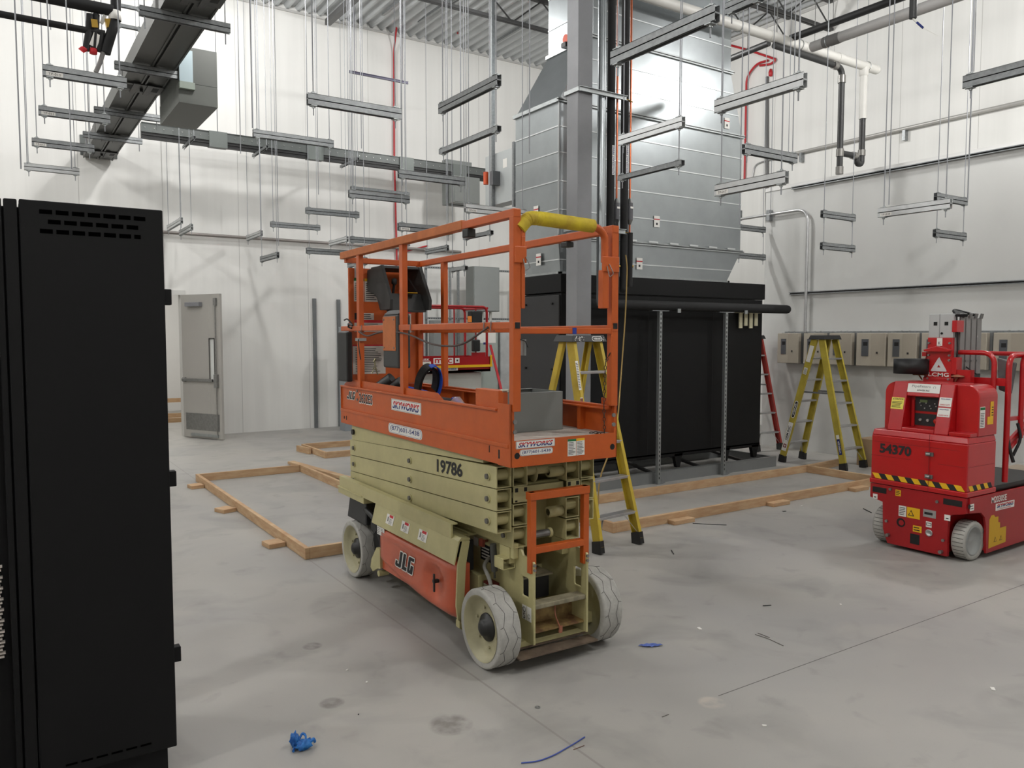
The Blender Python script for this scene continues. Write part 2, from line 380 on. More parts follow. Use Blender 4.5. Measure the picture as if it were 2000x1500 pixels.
# ------------------------------------------------------------------ luminaires (out of the frame above)
lg = None
LPL = ('in the left half of the room, nearest the camera side', 'hung right above the camera position', 'hung in front of the mast lift, toward the camera', 'in the near right corner of the room', 'hung left of the big busway near the back wall', 'hung above the door end of the back wall', 'hung behind the duct stack', 'hung above the red mast lift', 'in the far left of the room', 'hung above the space behind the orange lift')
for i_, (x, y, z, k) in enumerate(LP):
    t = thing('strip_luminaire', 'white strip luminaire '+LPL[i_], 'ceiling light', (x, y, z), 0, 'strip luminaires under the roof')
    B().hexa([(-.19, -.62, 0), (.19, -.62, 0), (.19, .62, 0), (-.19, .62, 0)], [(-.1, -.6, .07), (.1, -.6, .07), (.1, .6, .07), (-.1, .6, .07)]).build('housing', M_white, t)
    for s_ in (-.5, .5): B().tube([(0, s_, .06), (0, s_, RZ-z)], .002, 5).build('hanging_wire', M_steel, t)
# wooden curbs (2x4 on edge) laid on the floor
def timber(name_, pts_list, label, grp=None):
    t = thing(name_, label, 'timber frame', (pts_list[0][0][0], pts_list[0][0][1], 0)); o = Vector((pts_list[0][0][0], pts_list[0][0][1], 0))
    for a, b_ in pts_list:
        a, b_ = V3(a[0], a[1], .0445), V3(b_[0], b_[1], .0445)
        B().beam(a-o, b_-o, .038, .089).build('board', M_wood, t, .003)
    return t
tl = timber('timber_curb', [((1.97, 5.836), (1.97, 9.72)), ((1.99, 5.855), (3.19, 5.855)), ((3.21, 5.836), (3.21, 9.72)), ((1.99, 9.70), (3.19, 9.70))], 'pine two-by-four rectangle on the floor left of the orange lift')
timber('timber_curb', [((4.47, 5.15), (4.47, 6.18)), ((4.49, 5.17), (8.49, 5.17)), ((8.51, 5.15), (8.51, 6.18)), ((4.49, 6.16), (8.49, 6.16)), ((8.53, 6.16), (9.38, 6.24))], 'long pine two-by-four rectangle on the floor in front of the black unit')
p0, p1 = fl(590, 884), fl(633, 896); p2 = fl(700, 880); yb = fl(600, 876).y
timber('timber_curb', [((3.85, 10.55), (3.85, 11.55)), ((3.87, 10.57), (5.2, 10.57)), ((5.22, 10.55), (5.22, 11.57)), ((3.87, 11.55), (5.2, 11.55))], 'small pine rectangle on the floor behind the other timber frames')
B().beam((3.74, 11.45, .0445), (3.79, 11.05, .0445), .036, .085).build('timber_offcut', M_wood)
tag(bpy.data.objects['timber_offcut'], 'short weathered grey board against the corner of the small timber frame', 'board')
o = B().beam((3.27, 10.3, .03), (3.55, 8.0, .03), .09, .038).build('loose_board', M_wood, None, .003); tag(o, 'loose pine board lying skewed beside the left timber frame', 'board')
for i, (px, py, a, lab) in enumerate(((399, 951, .1, 'pine block against the far left corner of the left timber frame'), (459, 997, .35, 'pine block with a broken end halfway along the left timber frame'), (550, 1064, .1, 'square pine block near the front corner of the left timber frame'),
        (1320, 1018, 0, 'pine block at the front rail of the long frame, nearest the near ladder'), (1514, 985, 0, 'pine block at the middle of the long frame front rail'), (1668, 956, 0, 'pine block at the front rail beside the red mast lift'))):
    p = fl(px, py); o = B().box(-(.07 if i < 3 else .13), .07 if i < 3 else .13, -(.08 if i < 3 else .045), .08 if i < 3 else .045, 0, .038).build('wood_block', M_wood, None, .003)
    if i < 3: o.rotation_euler.z = a; o.location = (1.97-.019-.07-(.012 if a < .2 else .03), p.y, 0)
    else: o.location = (p.x, 5.151-.047, 0)
    tag(o, lab, 'wood block', 'wood blocks along the timber frames')
# timbers in the side room
for k, (y, z) in enumerate(((16.6, .045), (17.6, .045), (18.4, .3))):
    o = B().beam((1.2, y, z), (4.6, y, z), .04, .09).build('side_room_board', M_wood)
    tag(o, ('pine board on the side room floor nearest the doorway', 'second pine board on the side room floor behind the doorway', 'raised pine board against the far side room wall')[k], 'board')
for x, l in ((1.3, 'pine block under the left end of the raised board in the side room'), (4.4, 'pine block under the right end of the raised board in the side room')): tag(B().box(x, x+.1, 18.3, 18.5, 0, .255).build('wood_block', M_wood), l, 'wood block')
# ================================================================== ORANGE SCISSOR LIFT  (local: x right, y back, z up)
L = thing('scissor_lift', 'orange and cream scissor lift standing in the middle of the floor', 'scissor lift', (2.445, 3.204, 0), math.radians(-1.1))
XD, YD, ZD = Vector((1, 0, 0)), Vector((0, 1, 0)), Vector((0, 0, 1))
LXL = -YD   # left side decals read with x towards the viewer: from back to front
PL = 2.37   # platform length
# --- wheels
def wheel(cx, cy, r, side, wd=.13):
    s = side; t = B()
    xo, xi = cx+s*wd/2, cx-s*wd/2
    prof = [(r*.8, wd/2-.006), (r*.95, wd/2), (r*.985, wd/2-.003), (r, wd/2-.01), (r, wd/2-.012), (r, -wd/2+.012), (r, -wd/2+.01), (r*.985, -wd/2+.003), (r*.95, -wd/2), (r*.8, -wd/2+.004)]
    t.lathe((cx, cy, r), (s, 0, 0), prof, 72, 0)
    c = Vector((cx, cy, r)); n = 20
    def sp_(a, o): return c+Vector((s*o, math.cos(a)*(r+.0005), math.sin(a)*(r+.0005)))
    for row in (-.027, .027):
        pts = []
        for k in range(n):
            o0, o1 = (.012, -.012) if k % 2 else (-.012, .012)
            for q in range(4): pts.append(sp_(2*math.pi*(k+q/4)/n, row+o0+(o1-o0)*q/4))
        t.tube(pts, .0012, 4, 1, closed=True)
    for k in range(n):
        a = 2*math.pi*k/n
        if k % 2: t.tube([sp_(a, .039), sp_(a+.03, .058)], .0012, 4, 1); t.tube([sp_(a+2*math.pi/n, -.039), sp_(a+2*math.pi/n+.03, -.058)], .0012, 4, 1)
    o = t.build('wheel', [M_tyre, M_groove], L)
    rm = B(); rm.lathe((cx, cy, r), (s, 0, 0), [(r*.84, wd/2-.002), (r*.8, wd/2-.006), (r*.74, wd/2-.03), (r*.66, wd/2-.045), (r*.38, wd/2-.05), (.001, wd/2-.05)], 40)
    rm.lathe((cx, cy, r), (-s, 0, 0), [(r*.84, wd/2-.004), (r*.76, wd/2-.03), (.001, wd/2-.04)], 40)
    for k in range(6):
        a = math.pi*k/3+.3; p = c+Vector((s*(wd/2-.05), math.cos(a)*r*.5, math.sin(a)*r*.5)); rm.cyl(p, p+Vector((s*.012, 0, 0)), .008, 6)
    rm.build('rim', mat('rim_paint', (172, 166, 134), .5, noise=.15, nscale=10), o)
    hb = B(); hb.lathe((cx, cy, r), (s, 0, 0), [(r*.36, wd/2-.05), (r*.35, wd/2-.04), (r*.22, wd/2-.035), (r*.2, wd/2-.015), (r*.12, wd/2-.005), (.001, wd/2-.002)], 28)
    hb.build('hub', M_darkm, o)
wheel(-.33, .205, .205, -1); wheel(-.33, 2.03, .2, -1); wheel(.33, .205, .205, 1); wheel(.33, 2.03, .2, 1)
# --- chassis
ch = B()
ch.box(-.26, .26, .45, 2.25, .16, .40).box(-.22, .22, .1, 2.2, .10, .13).box(-.25, .25, 1.0, 2.2, .4, .585)
ch.box(-.30, -.27, .15, .5, .12, .18).box(.27, .30, .15, .5, .12, .18)
# front tub side plates with the hand slots
def side_plate(x):
    s0 = B()
    out = [(.03, .13), (.03, .555), (.06, .575), (.13, .575), (.15, .60), (.31, .60), (.33, .60), (.70, .60), (.70, .22), (.30, .12)]
    hole = [(.075, .36), (.075, .47), (.145, .47), (.145, .36)]
    # outline bridged to the hole
    a = [(.03, .13), (.03, .415), (.075, .415), (.075, .36), (.145, .36), (.145, .415), (.30, .415), (.70, .415), (.70, .22), (.30, .12)]
    b_ = [(.03, .415), (.03, .555), (.06, .575), (.13, .575), (.15, .60), (.70, .60), (.70, .415), (.145, .415), (.145, .47), (.075, .47), (.075, .415)]
    for poly in (a, b_): s0.prism(poly, 'x', x-.006, x+.006)
    rim = bend([(x, .075, .36), (x, .145, .36), (x, .145, .47), (x, .075, .47), (x, .075, .36)], .015, 3)
    s0.tube(rim, .006, 6, 0)
    return s0
side_plate(-.17).build('side_plate', M_beige, L); side_plate(.17).build('side_plate', M_beige, L)
ch.build('chassis', M_beige, L, .004)
st = B().box(-.164, .164, .035, .11, .31, .335); st.build('step', mat('worn_step', (150, 142, 118), .6, noise=.4, nscale=20), L, .004)
st = B().box(-.164, .164, .05, .16, .18, .19).box(-.164, .164, .16, .17, .19, .31); st.build('lower_step', mat('rusty_step', (150, 128, 76), .7, noise=.5, nscale=12, col2=(96, 66, 40)), L)
B().box(-.27, .23, .01, .10, .075, .083).box(-.27, .23, .10, .4, .09, .1).build('skid_plate', mat('rusty_plate', (112, 96, 80), .8, noise=.4, nscale=12), L)
B().box(-.15, .1, .25, .5, .40, .41).box(-.12, .08, .26, .5, .28, .40, 1).build('battery_shelf', [mat('worn_step', (150, 142, 118)), M_darkm], L)
cd = B().tube(bend([(0, .09, .31), (-.02, .06, .25), (0, .055, .2), (.01, .05, .17)], .03), .004, 6).tube([(.01, .05, .19), (.008, .05, .155)], .011, 8); cd.build('plug_cord', mat('cord_rust', (150, 92, 70), .6), L)
# ground decals on plate
dc = B(); c = Vector((-.1765, .07, .28)); dc.plate(c+YD*.045, LXL, ZD, .04, .075, .0008, 0); dc.plate(c, LXL, ZD, .04, .075, .0008, 0)
dc.lathe(c+YD*.045+ZD*.015-XD*.001, (-1, 0, 0), [(.014, 0), (.014, .0006), (.011, .0006), (.011, 0)], 20, 1); dc.text('S', c+YD*.045-ZD*.018, LXL, ZD, .018, .03, 1, .0015)
dc.lathe(c-ZD*.012-XD*.001, (-1, 0, 0), [(.012, 0), (.012, .0006), (.009, .0006), (.009, 0)], 16, 2)
dc.build('tie_down_decal', [M_white, M_ink, M_gri], L)
# ladder (orange)
ld = B()
for x in (-.17, .17): ld.box(x-.018, x+.018, .04, .075, .50, .92)
ld.box(-.19, .19, .035, .085, .88, .92).box(-.155, .155, .04, .08, .60, .635)
ld.build('access_ladder', M_orange, L, .003)
bo = B()
for x in (-.17, .17):
    for z in (.52, .545): bo.cyl((x, .035, z), (x, .025, z), .008, 8).cut()
bo.pieces('ladder_bolt', M_steel, L)
# front cross member and mast bracket
fb = B().box(-.21, -.178, .17, .20, .55, .63); fb.box(-.255, -.178, .20, .29, .545, .55).box(-.255, -.178, .20, .29, .49, .495).box(-.255, -.25, .20, .29, .495, .545).box(-.183, -.178, .20, .29, .495, .545)
fb.build('lock_bracket', M_beige, L, .004)
B().box(-.30, -.262, .50, .62, .42, .59).build('shaded_interior_block', M_blk2, L)  # black block put in for the shaded interior behind the end plate
# dark gap panel, control panel sticker, charger plug + cable on side of tub
pn = B(); 
pn.plate((-.178, .50, .50), LXL, ZD, .13, .09, .001, 0); pn.lines((-.18, .50, .50), LXL, ZD, .10, .07, 4, 1, .001, .5)
pn.cut(); pn.plate((-.178, .62, .54), LXL, ZD, .05, .05, .001, 1); pn.pieces('control_decal', [M_ink, M_white], L)
hd = B().tube([(-.19, .47, .58), (-.23, .45, .585)], .008, 8).box(-.245, -.23, .43, .47, .56, .60); hd.build('release_knob', mat('brown_red_plastic', (120, 52, 38), .5), L)
hd = B().cyl((-.22, .36, .59), (-.21, .36, .44), .018, 10).cyl((-.21, .36, .44), (-.21, .36, .40), .006, 6); hd.build('grip_handle', mat('grip_grey', (88, 88, 84), .7), L)
cb = B().tube(bend([(-.20, .44, .49), (-.245, .42, .46), (-.25, .34, .40), (-.25, .32, .32), (-.25, .36, .27), (-.25, .42, .27), (-.24, .44, .32)], .06, 8), .011, 8); cb.build('charging_cable', mat('cable_grey', (150, 148, 142), .6), L)
B().box(-.235, -.18, .36, .44, .30, .37).box(-.24, -.235, .37, .43, .31, .36, 1).build('charger_plug', [mat('plug_red', (110, 30, 28), .5), mat('plug_clear', (160, 160, 140), .3)], L, .004)
B().plate((-.179, .47, .33), LXL, ZD, .07, .03, .001).lines((-.181, .47, .33), LXL, ZD, .06, .022, 2, 1, .0005).build('outlet_decal', [M_white, M_ink], L)
# --- end plate of the power module, skirt, guide channel, tray door
ep = B(); ep.prism([(-.352, .60), (-.385, .47), (-.395, .25), (-.385, .17), (-.36, .13), (-.30, .10), (-.28, .10), (-.335, .17), (-.345, .30), (-.335, .47), (-.31, .60)], 'y', .455, .468)
ep.prism([(-.385, .17), (-.385, .13), (-.32, .085), (-.30, .085), (-.30, .12)], 'y', .44, .48); ep.build('end_plate', M_beige, L)
B().cyl((-.36, .43, .105), (-.29, .43, .105), .018, 12).cyl((-.3, .44, .10), (-.2, .44, .10), .012, 8).build('pothole_roller', M_darkm, L)
sk = B().prism([(-.355, .618), (-.372, .60), (-.402, .475), (-.396, .472), (-.364, .598), (-.30, .60), (-.30, .61)], 'y', .47, 1.63); sk.build('skirt', M_beige, L)
cn = B().prism([(-.375, .60), (-.375, .682), (-.335, .682), (-.335, .674), (-.365, .674), (-.365, .608), (-.20, .608), (-.20, .60)], 'y', .55, 2.31); cn.build('guide_channel', M_beige, L)
bk = B().box(-.375, -.25, 1.84, 2.34, .555, .60).box(-.385, -.33, 1.86, 2.34, .60, .606); bk.build('rear_beam', M_beige, L, .003)
dc = B()
for (y, z) in ((1.36, .553), (1.13, .553), (.885, .553)):
    n = Vector((-.975, 0, .22)); up = Vector((.234, 0, .972)); c = Vector((-.384, y, .543))
    dc.plate(c, LXL, up, .11, .062, .0008, 0, .003); dc.plate(c+up*.022-YD*.015, LXL, up, .055, .016, .0005, 1, .004); dc.lines(c-up*.010-YD*.014, LXL, up, .05, .036, 5, 2, .0045, .45); dc.plate(c+YD*.028-up*.0, LXL, up, .016, .03, .0005, 2, .004); dc.cut()
dc.pieces('warning_decal', [M_white, M_redi, M_gri], L)
M_tray = mat('tray_orange', (192, 88, 56), .32, noise=.08, nscale=7, coat=.2)
def jlg(bd, c, xd, w, h, ink, white):
    """heavy slanted block letters with a pale outline"""
    J = [(.10, 0), (.30, 0), (.34, .06), (.34, 1), (.20, 1), (.20, .2), (.12, .2), (.12, .34), (.0, .34), (.0, .08), (.04, 0)]
    Lt = [(.40, 0), (.66, 0), (.66, .22), (.54, .22), (.54, 1), (.40, 1)]
    G1 = [(.70, .08), (.74, 0), (.98, 0), (1., .06), (1., .52), (.86, .52), (.86, .2), (.83, .2), (.83, .8), (1., .8), (1., 1), (.74, 1), (.70, .92)]
    Gb = [(.80, .36), (1., .36), (1., .52), (.80, .52)]
    def pl(poly, mi, lift, gx, gy):
        cx = sum(p[0] for p in poly)/len(poly); cy = .5; V = []
        for (a, b) in poly:
            a2 = a+gx*(1 if a > cx else -1); b2 = b+gy*(1 if b > cy else -1); V.append(c+xd*((a2-.5+(b2-.5)*.14)*w)+ZD*((b2-.5)*h)+xd.cross(ZD)*lift)
        bd.add(V, [tuple(range(len(V)))[::-1]] if sum(poly[i][0]*poly[(i+1) % len(poly)][1]-poly[(i+1) % len(poly)][0]*poly[i][1] for i in range(len(poly))) < 0 else [tuple(range(len(V)))], mi)
    c0 = c
    for q in range(8):
        c = c0+xd*.028*w*math.cos(q*math.pi/4)+ZD*.028*w*math.sin(q*math.pi/4)
        for p in (J, Lt, G1): pl(p, white, .0003+.00005*q, 0, 0)
    c = c0
    for p in (J, Lt, G1): pl(p, ink, .0014, 0, 0)
# moulded tray door as a bulged grid
td = B(); ny, nz = 26, 14; vs = []; y0_, y1_ = .475, 1.57
for i in range(ny+1):
    u = i/ny; y = y0_+(y1_-y0_)*u
    for k in range(nz+1):
        v = k/nz; zt_ = .472+(.02 if u < .1 else 0)*0; zb = .145+.10*max(0, (u-.25)/.75)**1.6
        if u < .12: zb = .145+.02*(1-u/.12)
        z = zb+(zt_-zb)*v
        bul = min(1, u/.08)*min(1, (1-u)/.06)*min(1, v/.12)*min(1, (1-v)/.1); x = -.352-.042*bul**.6
        # latch recess
        d = math.hypot((y-.73)/.10, (z-.31)/.11)
        if d < 1: x += .035*(1-d*d)**.5*(1 if d < 1 else 0)
        # two pressed ribs
        for (zc, a) in ((.27, .5), (.41, .35)):
            yy = (y-1.15)/.28
            if abs(yy) < 1: x -= .008*math.exp(-((z-(zc-.05*(1-yy*yy)*(1 if zc < .3 else -.5)))/.008)**2)
        vs.append((x, y, z))
fs = [(i*(nz+1)+k, i*(nz+1)+k+1, (i+1)*(nz+1)+k+1, (i+1)*(nz+1)+k) for i in range(ny) for k in range(nz)]
td.add(vs, [f[::-1] for f in fs], 0, True); td.box(-.352, -.30, y0_, y1_, .17, .47)
tray = td.build('tray_door', M_tray, L)
B().box(-.40, -.365, .715, .74, .305, .325).box(-.408, -.398, .70, .715, .26, .365).build('door_latch', M_black, tray, .004)
dc = B(); c = Vector((-.397, 1.12, .33))
jlg(dc, c, LXL, .25, .105, 1, 0)
dc.build('logo_decal', [M_white, M_ink], tray)
dc = B(); dc.plate((-.392, 1.50, .44), LXL, ZD, .12, .055, .001, 0); dc.lines((-.393, 1.47, .44), LXL, ZD, .05, .045, 5, 1); dc.lines((-.393, 1.53, .44), LXL, ZD, .05, .045, 4, 1); dc.build('notice_decal', [M_white, M_gri], tray)
# rear steering knuckle, black housings
kn = B(); kn.hexa([(-.36, 1.85, .40), (-.2, 1.85, .40), (-.2, 2.2, .40), (-.36, 2.2, .40)], [(-.33, 1.9, .555), (-.2, 1.9, .555), (-.2, 2.22, .555), (-.33, 2.22, .555)])
kn.box(-.30, -.15, 1.60, 1.86, .12, .46).cyl((-.3, 1.75, .42), (-.34, 1.75, .42), .05, 14); kn.tube(bend([(-.33, 1.9, .5), (-.33, 1.72, .46), (-.31, 1.66, .3), (-.3, 1.66, .2)], .08), .022, 8)
kn.build('steering_housing', M_black, L, .01)
rs = B().prism([(1.63, .30), (1.72, .20), (1.74, .14), (1.70, .12), (1.62, .16), (1.57, .17), (1.57, .30)], 'x', -.37, -.35); rs.cyl((-.37, 1.60, .13), (-.30, 1.60, .13), .02, 12); rs.build('pothole_bar', M_beige, L)
# --- scissor stack
def sleeve(bd, x0, x1, y, z, r=.034, mi=0): bd.cyl((x0, y, z), (x1, y, z), r, 18, mi)
AH = .112
def arm(x0, x1, ya, za, yb, zb, nm='scissor_arm'):
    """hollow rectangular arm between its two end tops, open ends"""
    t = .005; a = B(); w0, w1 = x0, x1
    def slab(xa, xb, oa, ob):
        a.hexa([(xa, ya, za+oa), (xb, ya, za+oa), (xb, yb, zb+oa), (xa, yb, zb+oa)], [(xa, ya, za+ob), (xb, ya, za+ob), (xb, yb, zb+ob), (xa, yb, zb+ob)])
    slab(w0, w1, -t, 0); slab(w0, w1, -AH, -AH+t); slab(w0, w0+t, -AH+t, -t); slab(w1-t, w1, -AH+t, -t)
    xc = (x0+x1)/2
    for yy, zz in ((ya+.05*(1 if yb > ya else -1), za), (yb-.05*(1 if yb > ya else -1), zb)): sleeve(a, x0+t, x1-t, yy, zz-AH*.45, .03)
    o = a.build(nm, M_beige, L)
    pb = B(); out = -1 if xc < 0 else 1; xo = x0 if out < 0 else x1
    for f in (.04, .5, .96):
        y = ya+(yb-ya)*f; z = za+(zb-za)*f-AH*.5
        if f == .5: z = za+(zb-za)*f-AH*.55
        pb.cyl((xo, y, z), (xo+out*.006, y, z), .022, 18); pb.cyl((xo+out*.006, y, z), (xo+out*.016, y, z), .014, 14, 1).cut()
    pb.pieces('pin', [M_beige, mat('pin_steel', (112, 110, 106), .45, .5)], o)
    return o
for s_ in (-1, 1):
    for k in range(3):
        zt_ = 1.047-.1175*k; x0, x1 = (-.315, -.225) if s_ < 0 else (.225, .315)
        o = arm(x0, x1, .165, zt_, 2.24, zt_-.09)
        if s_ < 0 and k == 0:
            c = Vector((-.316, .70, 1.047-.028-AH*.5+.006)); dc = B(); sl = Vector((0, -1, .043)).normalized(); dc.text('19786', c+Vector((0,-.02,0)), sl, ZD, .31, .078, 0, .0012, .03)
            dc.build('fleet_number', M_ink, o)
    x0, x1 = (-.215, -.125) if s_ < 0 else (.125, .215)
    for k, zt_ in enumerate((1.045, .84, .72)): arm(x0, x1, .165, zt_, 2.24, zt_-.02)
    # cover plates on the second level
    cvp = B().box(x0, x1, .158, .164, .85, .932); cvp.build('cover_plate', M_beige, L)
    cv2 = B().box(x0+.008, x0+.026, .1565, .158, .905, .926).cut().box(x1-.026, x1-.008, .1565, .158, .905, .926).cut().box(x0+.008, x0+.022, .1565, .158, .853, .862); cv2.pieces('cover_slot', M_blk2, L)
    # topmost arm tucked under the platform
    x0, x1 = (-.315, -.225) if s_ < 0 else (.225, .315)
    tp = B().prism([(.3, 1.075), (.3, 1.05), (2.2, .96), (2.2, 1.075)], 'x', x0, x1); tp.build('top_arm', M_beige, L)
    B().cyl((x0-.001 if s_ < 0 else x1, 2.16, 1.02), ((x0-.016) if s_ < 0 else x1+.016, 2.16, 1.02), .02, 14).build('top_pin', M_darkm, L)
ct = B(); sleeve(ct, -.125, .125, .25, .90, .034); ct.box(-.125, .125, .19, .30, .86, .925); ct.box(-.125, .125, .35, .5, .70, .82)
sleeve(ct, -.215, .215, .22, 1.0, .026)
ct.cut().lathe((.03, .2, .985), (1, 0, 0), [(.018, 0), (.03, 0), (.03, .09), (.018, .09)], 18).cut().lathe((.03, .2, .765), (1, 0, 0), [(.018, 0), (.03, 0), (.03, .09), (.018, .09)], 18).cut()
ct.box(-.125, .125, .36, .38, .58, .86); ct.pieces('cross_tube', M_beige, L)
B().lathe((-.05, .24, .985), (1, 0, 0), [(.02, 0), (.055, 0), (.055, .006), (.02, .006)], 24).build('pulley', M_beige, L)
B().cyl((-.125, .18, .66), (.02, .18, .66), .02, 14).cyl((.02, .18, .66), (.035, .18, .66), .026, 14, 1).build('lift_cylinder', [M_steel, M_beige], L)
dc = B()
for (z, hdr) in ((.80, 0), (.69, 1)):
    dc.cut()
    dc.plate((-.06, .355, z), XD, ZD, .085, .05, .001, 0); dc.lines((-.06, .353, z-.004), XD, ZD, .075, .034, 4, 2, .0008)
    if hdr: dc.plate((-.06, .354, z+.019), XD, ZD, .085, .012, .0006, 1, .0005)
dc.pieces('serial_plate', [mat('plate_dull', (176, 172, 150), .5), mat('plate_red', (150, 60, 40), .5), M_gri], L)
B().cyl((-.345, 1.20, .66), (-.31, 1.20, .66), .022, 14).cyl((-.345, 1.15, .66), (-.33, 1.15, .66), .014, 10, 1).build('guide_roller', [M_beige, M_darkm], L)
for s_ in (-1, 1):
    x0, x1 = (-.215, -.125) if s_ < 0 else (.125, .215)
    B().box(x0, x1, .2, .3, .52, .605).build('pivot_block', M_beige, L)
# --- platform
pf = B()
pf.box(-.325, -.321, 0, PL, 1.165, 1.345).box(.321, .325, 0, PL, 1.165, 1.345)
pf.box(-.338, -.319, .02, PL, 1.16, 1.18).box(.319, .338, .02, PL, 1.16, 1.18)
pf.box(-.334, -.330, 0, PL+.005, 1.070, 1.165).box(.330, .334, 0, PL+.005, 1.07, 1.165)
pf.box(-.334, .334, PL-.002, PL+.004, 1.07, 1.345)
pf.box(-.338, -.312, .14, PL, 1.338, 1.350).box(.300, .338, .02, PL, 1.330, 1.345)
pf.build('platform_side', M_orange, L, .002)
ff = B(); ff.box(-.335, .335, -.006, .0, 1.068, 1.20).box(-.335, -.317, -.006, .012, 1.20, 1.38).box(.317, .335, -.006, .012, 1.20, 1.38)
ff.box(-.335, -.329, -.006, .12, 1.068, 1.38).box(.329, .335, -.006, .12, 1.068, 1.38)
ff.build('front_panel', M_orange, L)
bo = B()
for x in (-.315, .31):
    for z in (1.295, 1.245):
        bo.cyl((x, -.006, z), (x, -.014, z), .011, 12).cut()
for z in (1.325, 1.265): bo.cyl((-.336, 2.03, z), (-.342, 2.03, z), .009, 10).cut()
bo.pieces('panel_bolt', M_steel, L)
hl = B()
for x in (-.30, .305): hl.lathe((x, -.0065, 1.125), (0, -1, 0), [(.0001, 0), (.016, 0)], 20).cut()
hl.prism([(.10, 1.10), (.115, 1.10), (.115, 1.145), (.10, 1.145)], 'x', -.3345, -.3352).cut(); hl.prism([(.20, 1.12), (.208, 1.12), (.208, 1.155), (.20, 1.155)], 'x', -.3345, -.3352).cut()
hl.box(-.3352, -.3345, 2.25, 2.262, 1.10, 1.13).cut().box(-.3352, -.3345, 2.292, 2.31, 1.105, 1.125)
hl.pieces('lightening_hole', M_blk2, L)
dk_ = B().box(-.321, .321, 0, PL-.004, 1.165, 1.195); dk_.build('deck', mat('dusty_deck', (176, 168, 158), .8, noise=.25, nscale=14, bump=.2, bscale=120), L)
inr = B()
for y in (.25, .9, 1.6): inr.box(.285, .321, y, y+.03, 1.195, 1.325).cut()
inr.box(.27, .321, .02, PL, 1.325, 1.332)
inr.pieces('toe_stiffener', M_orange, L)
rt = B().prism([(.76, 1.35), (.83, 1.385), (1.2, 1.39), (2.24, 1.40), (2.35, 1.36), (2.35, 1.35)], 'x', -.312, -.308); rt.build('raised_toe_board', M_orange, L)
B().box(-.321, -.265, .135, .37, 1.345, 1.44).build('document_box', M_orange, L, .003)
B().box(-.30, -.26, .135, .15, 1.43, 1.445).build('spirit_level', mat('level_white', (222, 222, 206), .3), L)
# decals on left side
dc = B(); xs = -.3255
jlg(dc, Vector((xs, 2.18, 1.285)), LXL, .15, .055, 0, 1); dc.build('logo_decal', [M_ink, M_white], L)
dc = B(); dc.text('2632ES', (xs, 1.90, 1.278), LXL, ZD, .25, .078, 1, .001, .04); dc.text('2632ES', (xs, 1.90, 1.278), LXL, ZD, .24, .066, 0, .0018, .012); dc.build('model_number_decal', [M_ink, M_white], L)
def skyworks(c, xd, w, h, tilt=0):
    d = B(); d.plate(c, xd, ZD, w, h, .0008, 0, .0, .004)
    d.plate(c, xd, ZD, w*.985, h*.93, .0004, 3, .0007, .003); d.plate(c, xd, ZD, w*.965, h*.87, .0005, 0, .001, .003)
    d.text('SKYWORKS', c, xd, ZD, w*.9, h*.66, 1, .002, .035, .35, split=2); d.quad(c, xd, ZD, w*.88, h*.035, 0, .0026)
    return d.build('rental_decal', [M_white, M_navy, M_redi, M_gri], L)
def phone(c, xd, w, h):
    d = B(); d.plate(c, xd, ZD, w, h, .0008, 0, 0, h*.42); d.plate(c, xd, ZD, w*.97, h*.88, .0004, 1, .0007, h*.38); d.plate(c, xd, ZD, w*.955, h*.82, .0005, 0, .001, h*.36)
    d.text('(877)601-5438', c, xd, ZD, w*.86, h*.62, 1, .002, .01); return d.build('phone_number_decal', [M_white, M_navy], L)
skyworks(Vector((xs, 1.24, 1.275)), LXL, .44, .074); phone(Vector((-.3345, 1.24, 1.122)), LXL, .50, .062)
skyworks(Vector((-.19, -.0065, 1.178)), XD, .235, .038); phone(Vector((-.185, -.0065, 1.138)), XD, .20, .031)
dc = B()
for i, hdr in ((0, 2), (1, 3)):
    c = Vector((.035+.056*i, -.0065, 1.142)); dc.plate(c, XD, ZD, .053, .088, .0008, 0); dc.plate(c+ZD*.038, XD, ZD, .053, .012, .0004, hdr, .0007); dc.lines(c-ZD*.006, XD, ZD, .044, .07, 9, 1, .0012, .35)
    dc.quad(c-ZD*.025, XD, ZD, .05, .001, 1, .0014)
dc.build('load_chart_decal', [M_white, M_ink, M_green, M_yel], L)
# --- guard rails
r_ = .019
def sq(bd, p, q, w_=.035, h_=.035, up=Z3): bd.beam(p, q, w_, h_, up)
def post(x, y, z0, z1, nm='rail_post', wx=.036, wy=.05):
    return B().box(x-wx/2, x+wx/2, y-wy/2, y+wy/2, z0, z1).build(nm, M_orange, L, .003)
XL, XR = -.307, .307
for y in (2.03, 1.30): post(XL, y, 1.345, 2.285)
for y in (1.93,): post(XR, y, 1.34, 2.265)
t = B().beam((XL, -.02, 2.31), (XL, PL, 2.30), .042, .042); t.build('top_rail', M_orange, L, .004)
B().beam((XL, .50, 2.312), (XL, 2.36, 2.302), .05, .05).build('rail_sleeve', M_tan, L, .004)
B().box(XL-.025, XL+.025, .43, .49, 2.24, 2.285).build('rail_clamp', M_darkm, L, .004)
t = B().beam((XR, -.02, 2.275), (XR, PL-.05, 2.27), .042, .042); t.build('top_rail', M_orange, L, .004)
B().box(XR-.025, XR+.025, .38, .44, 2.22, 2.25).build('rail_clamp', M_darkm, L, .004)
B().beam((XL, -.02, 1.768), (XL, PL, 1.768), .04, .036).build('mid_rail', M_orange, L, .004)
B().beam((XR, -.02, 1.755), (XR, PL, 1.755), .04, .036).build('mid_rail', M_orange, L, .004)
B().beam((XL, PL-.05, 2.27), (XR, PL-.05, 2.27), .04, .04).build('top_rail', M_orange, L, .004)
B().beam((XL, PL, 1.77), (XR, PL, 1.77), .036, .036).build('mid_rail', M_orange, L, .004)
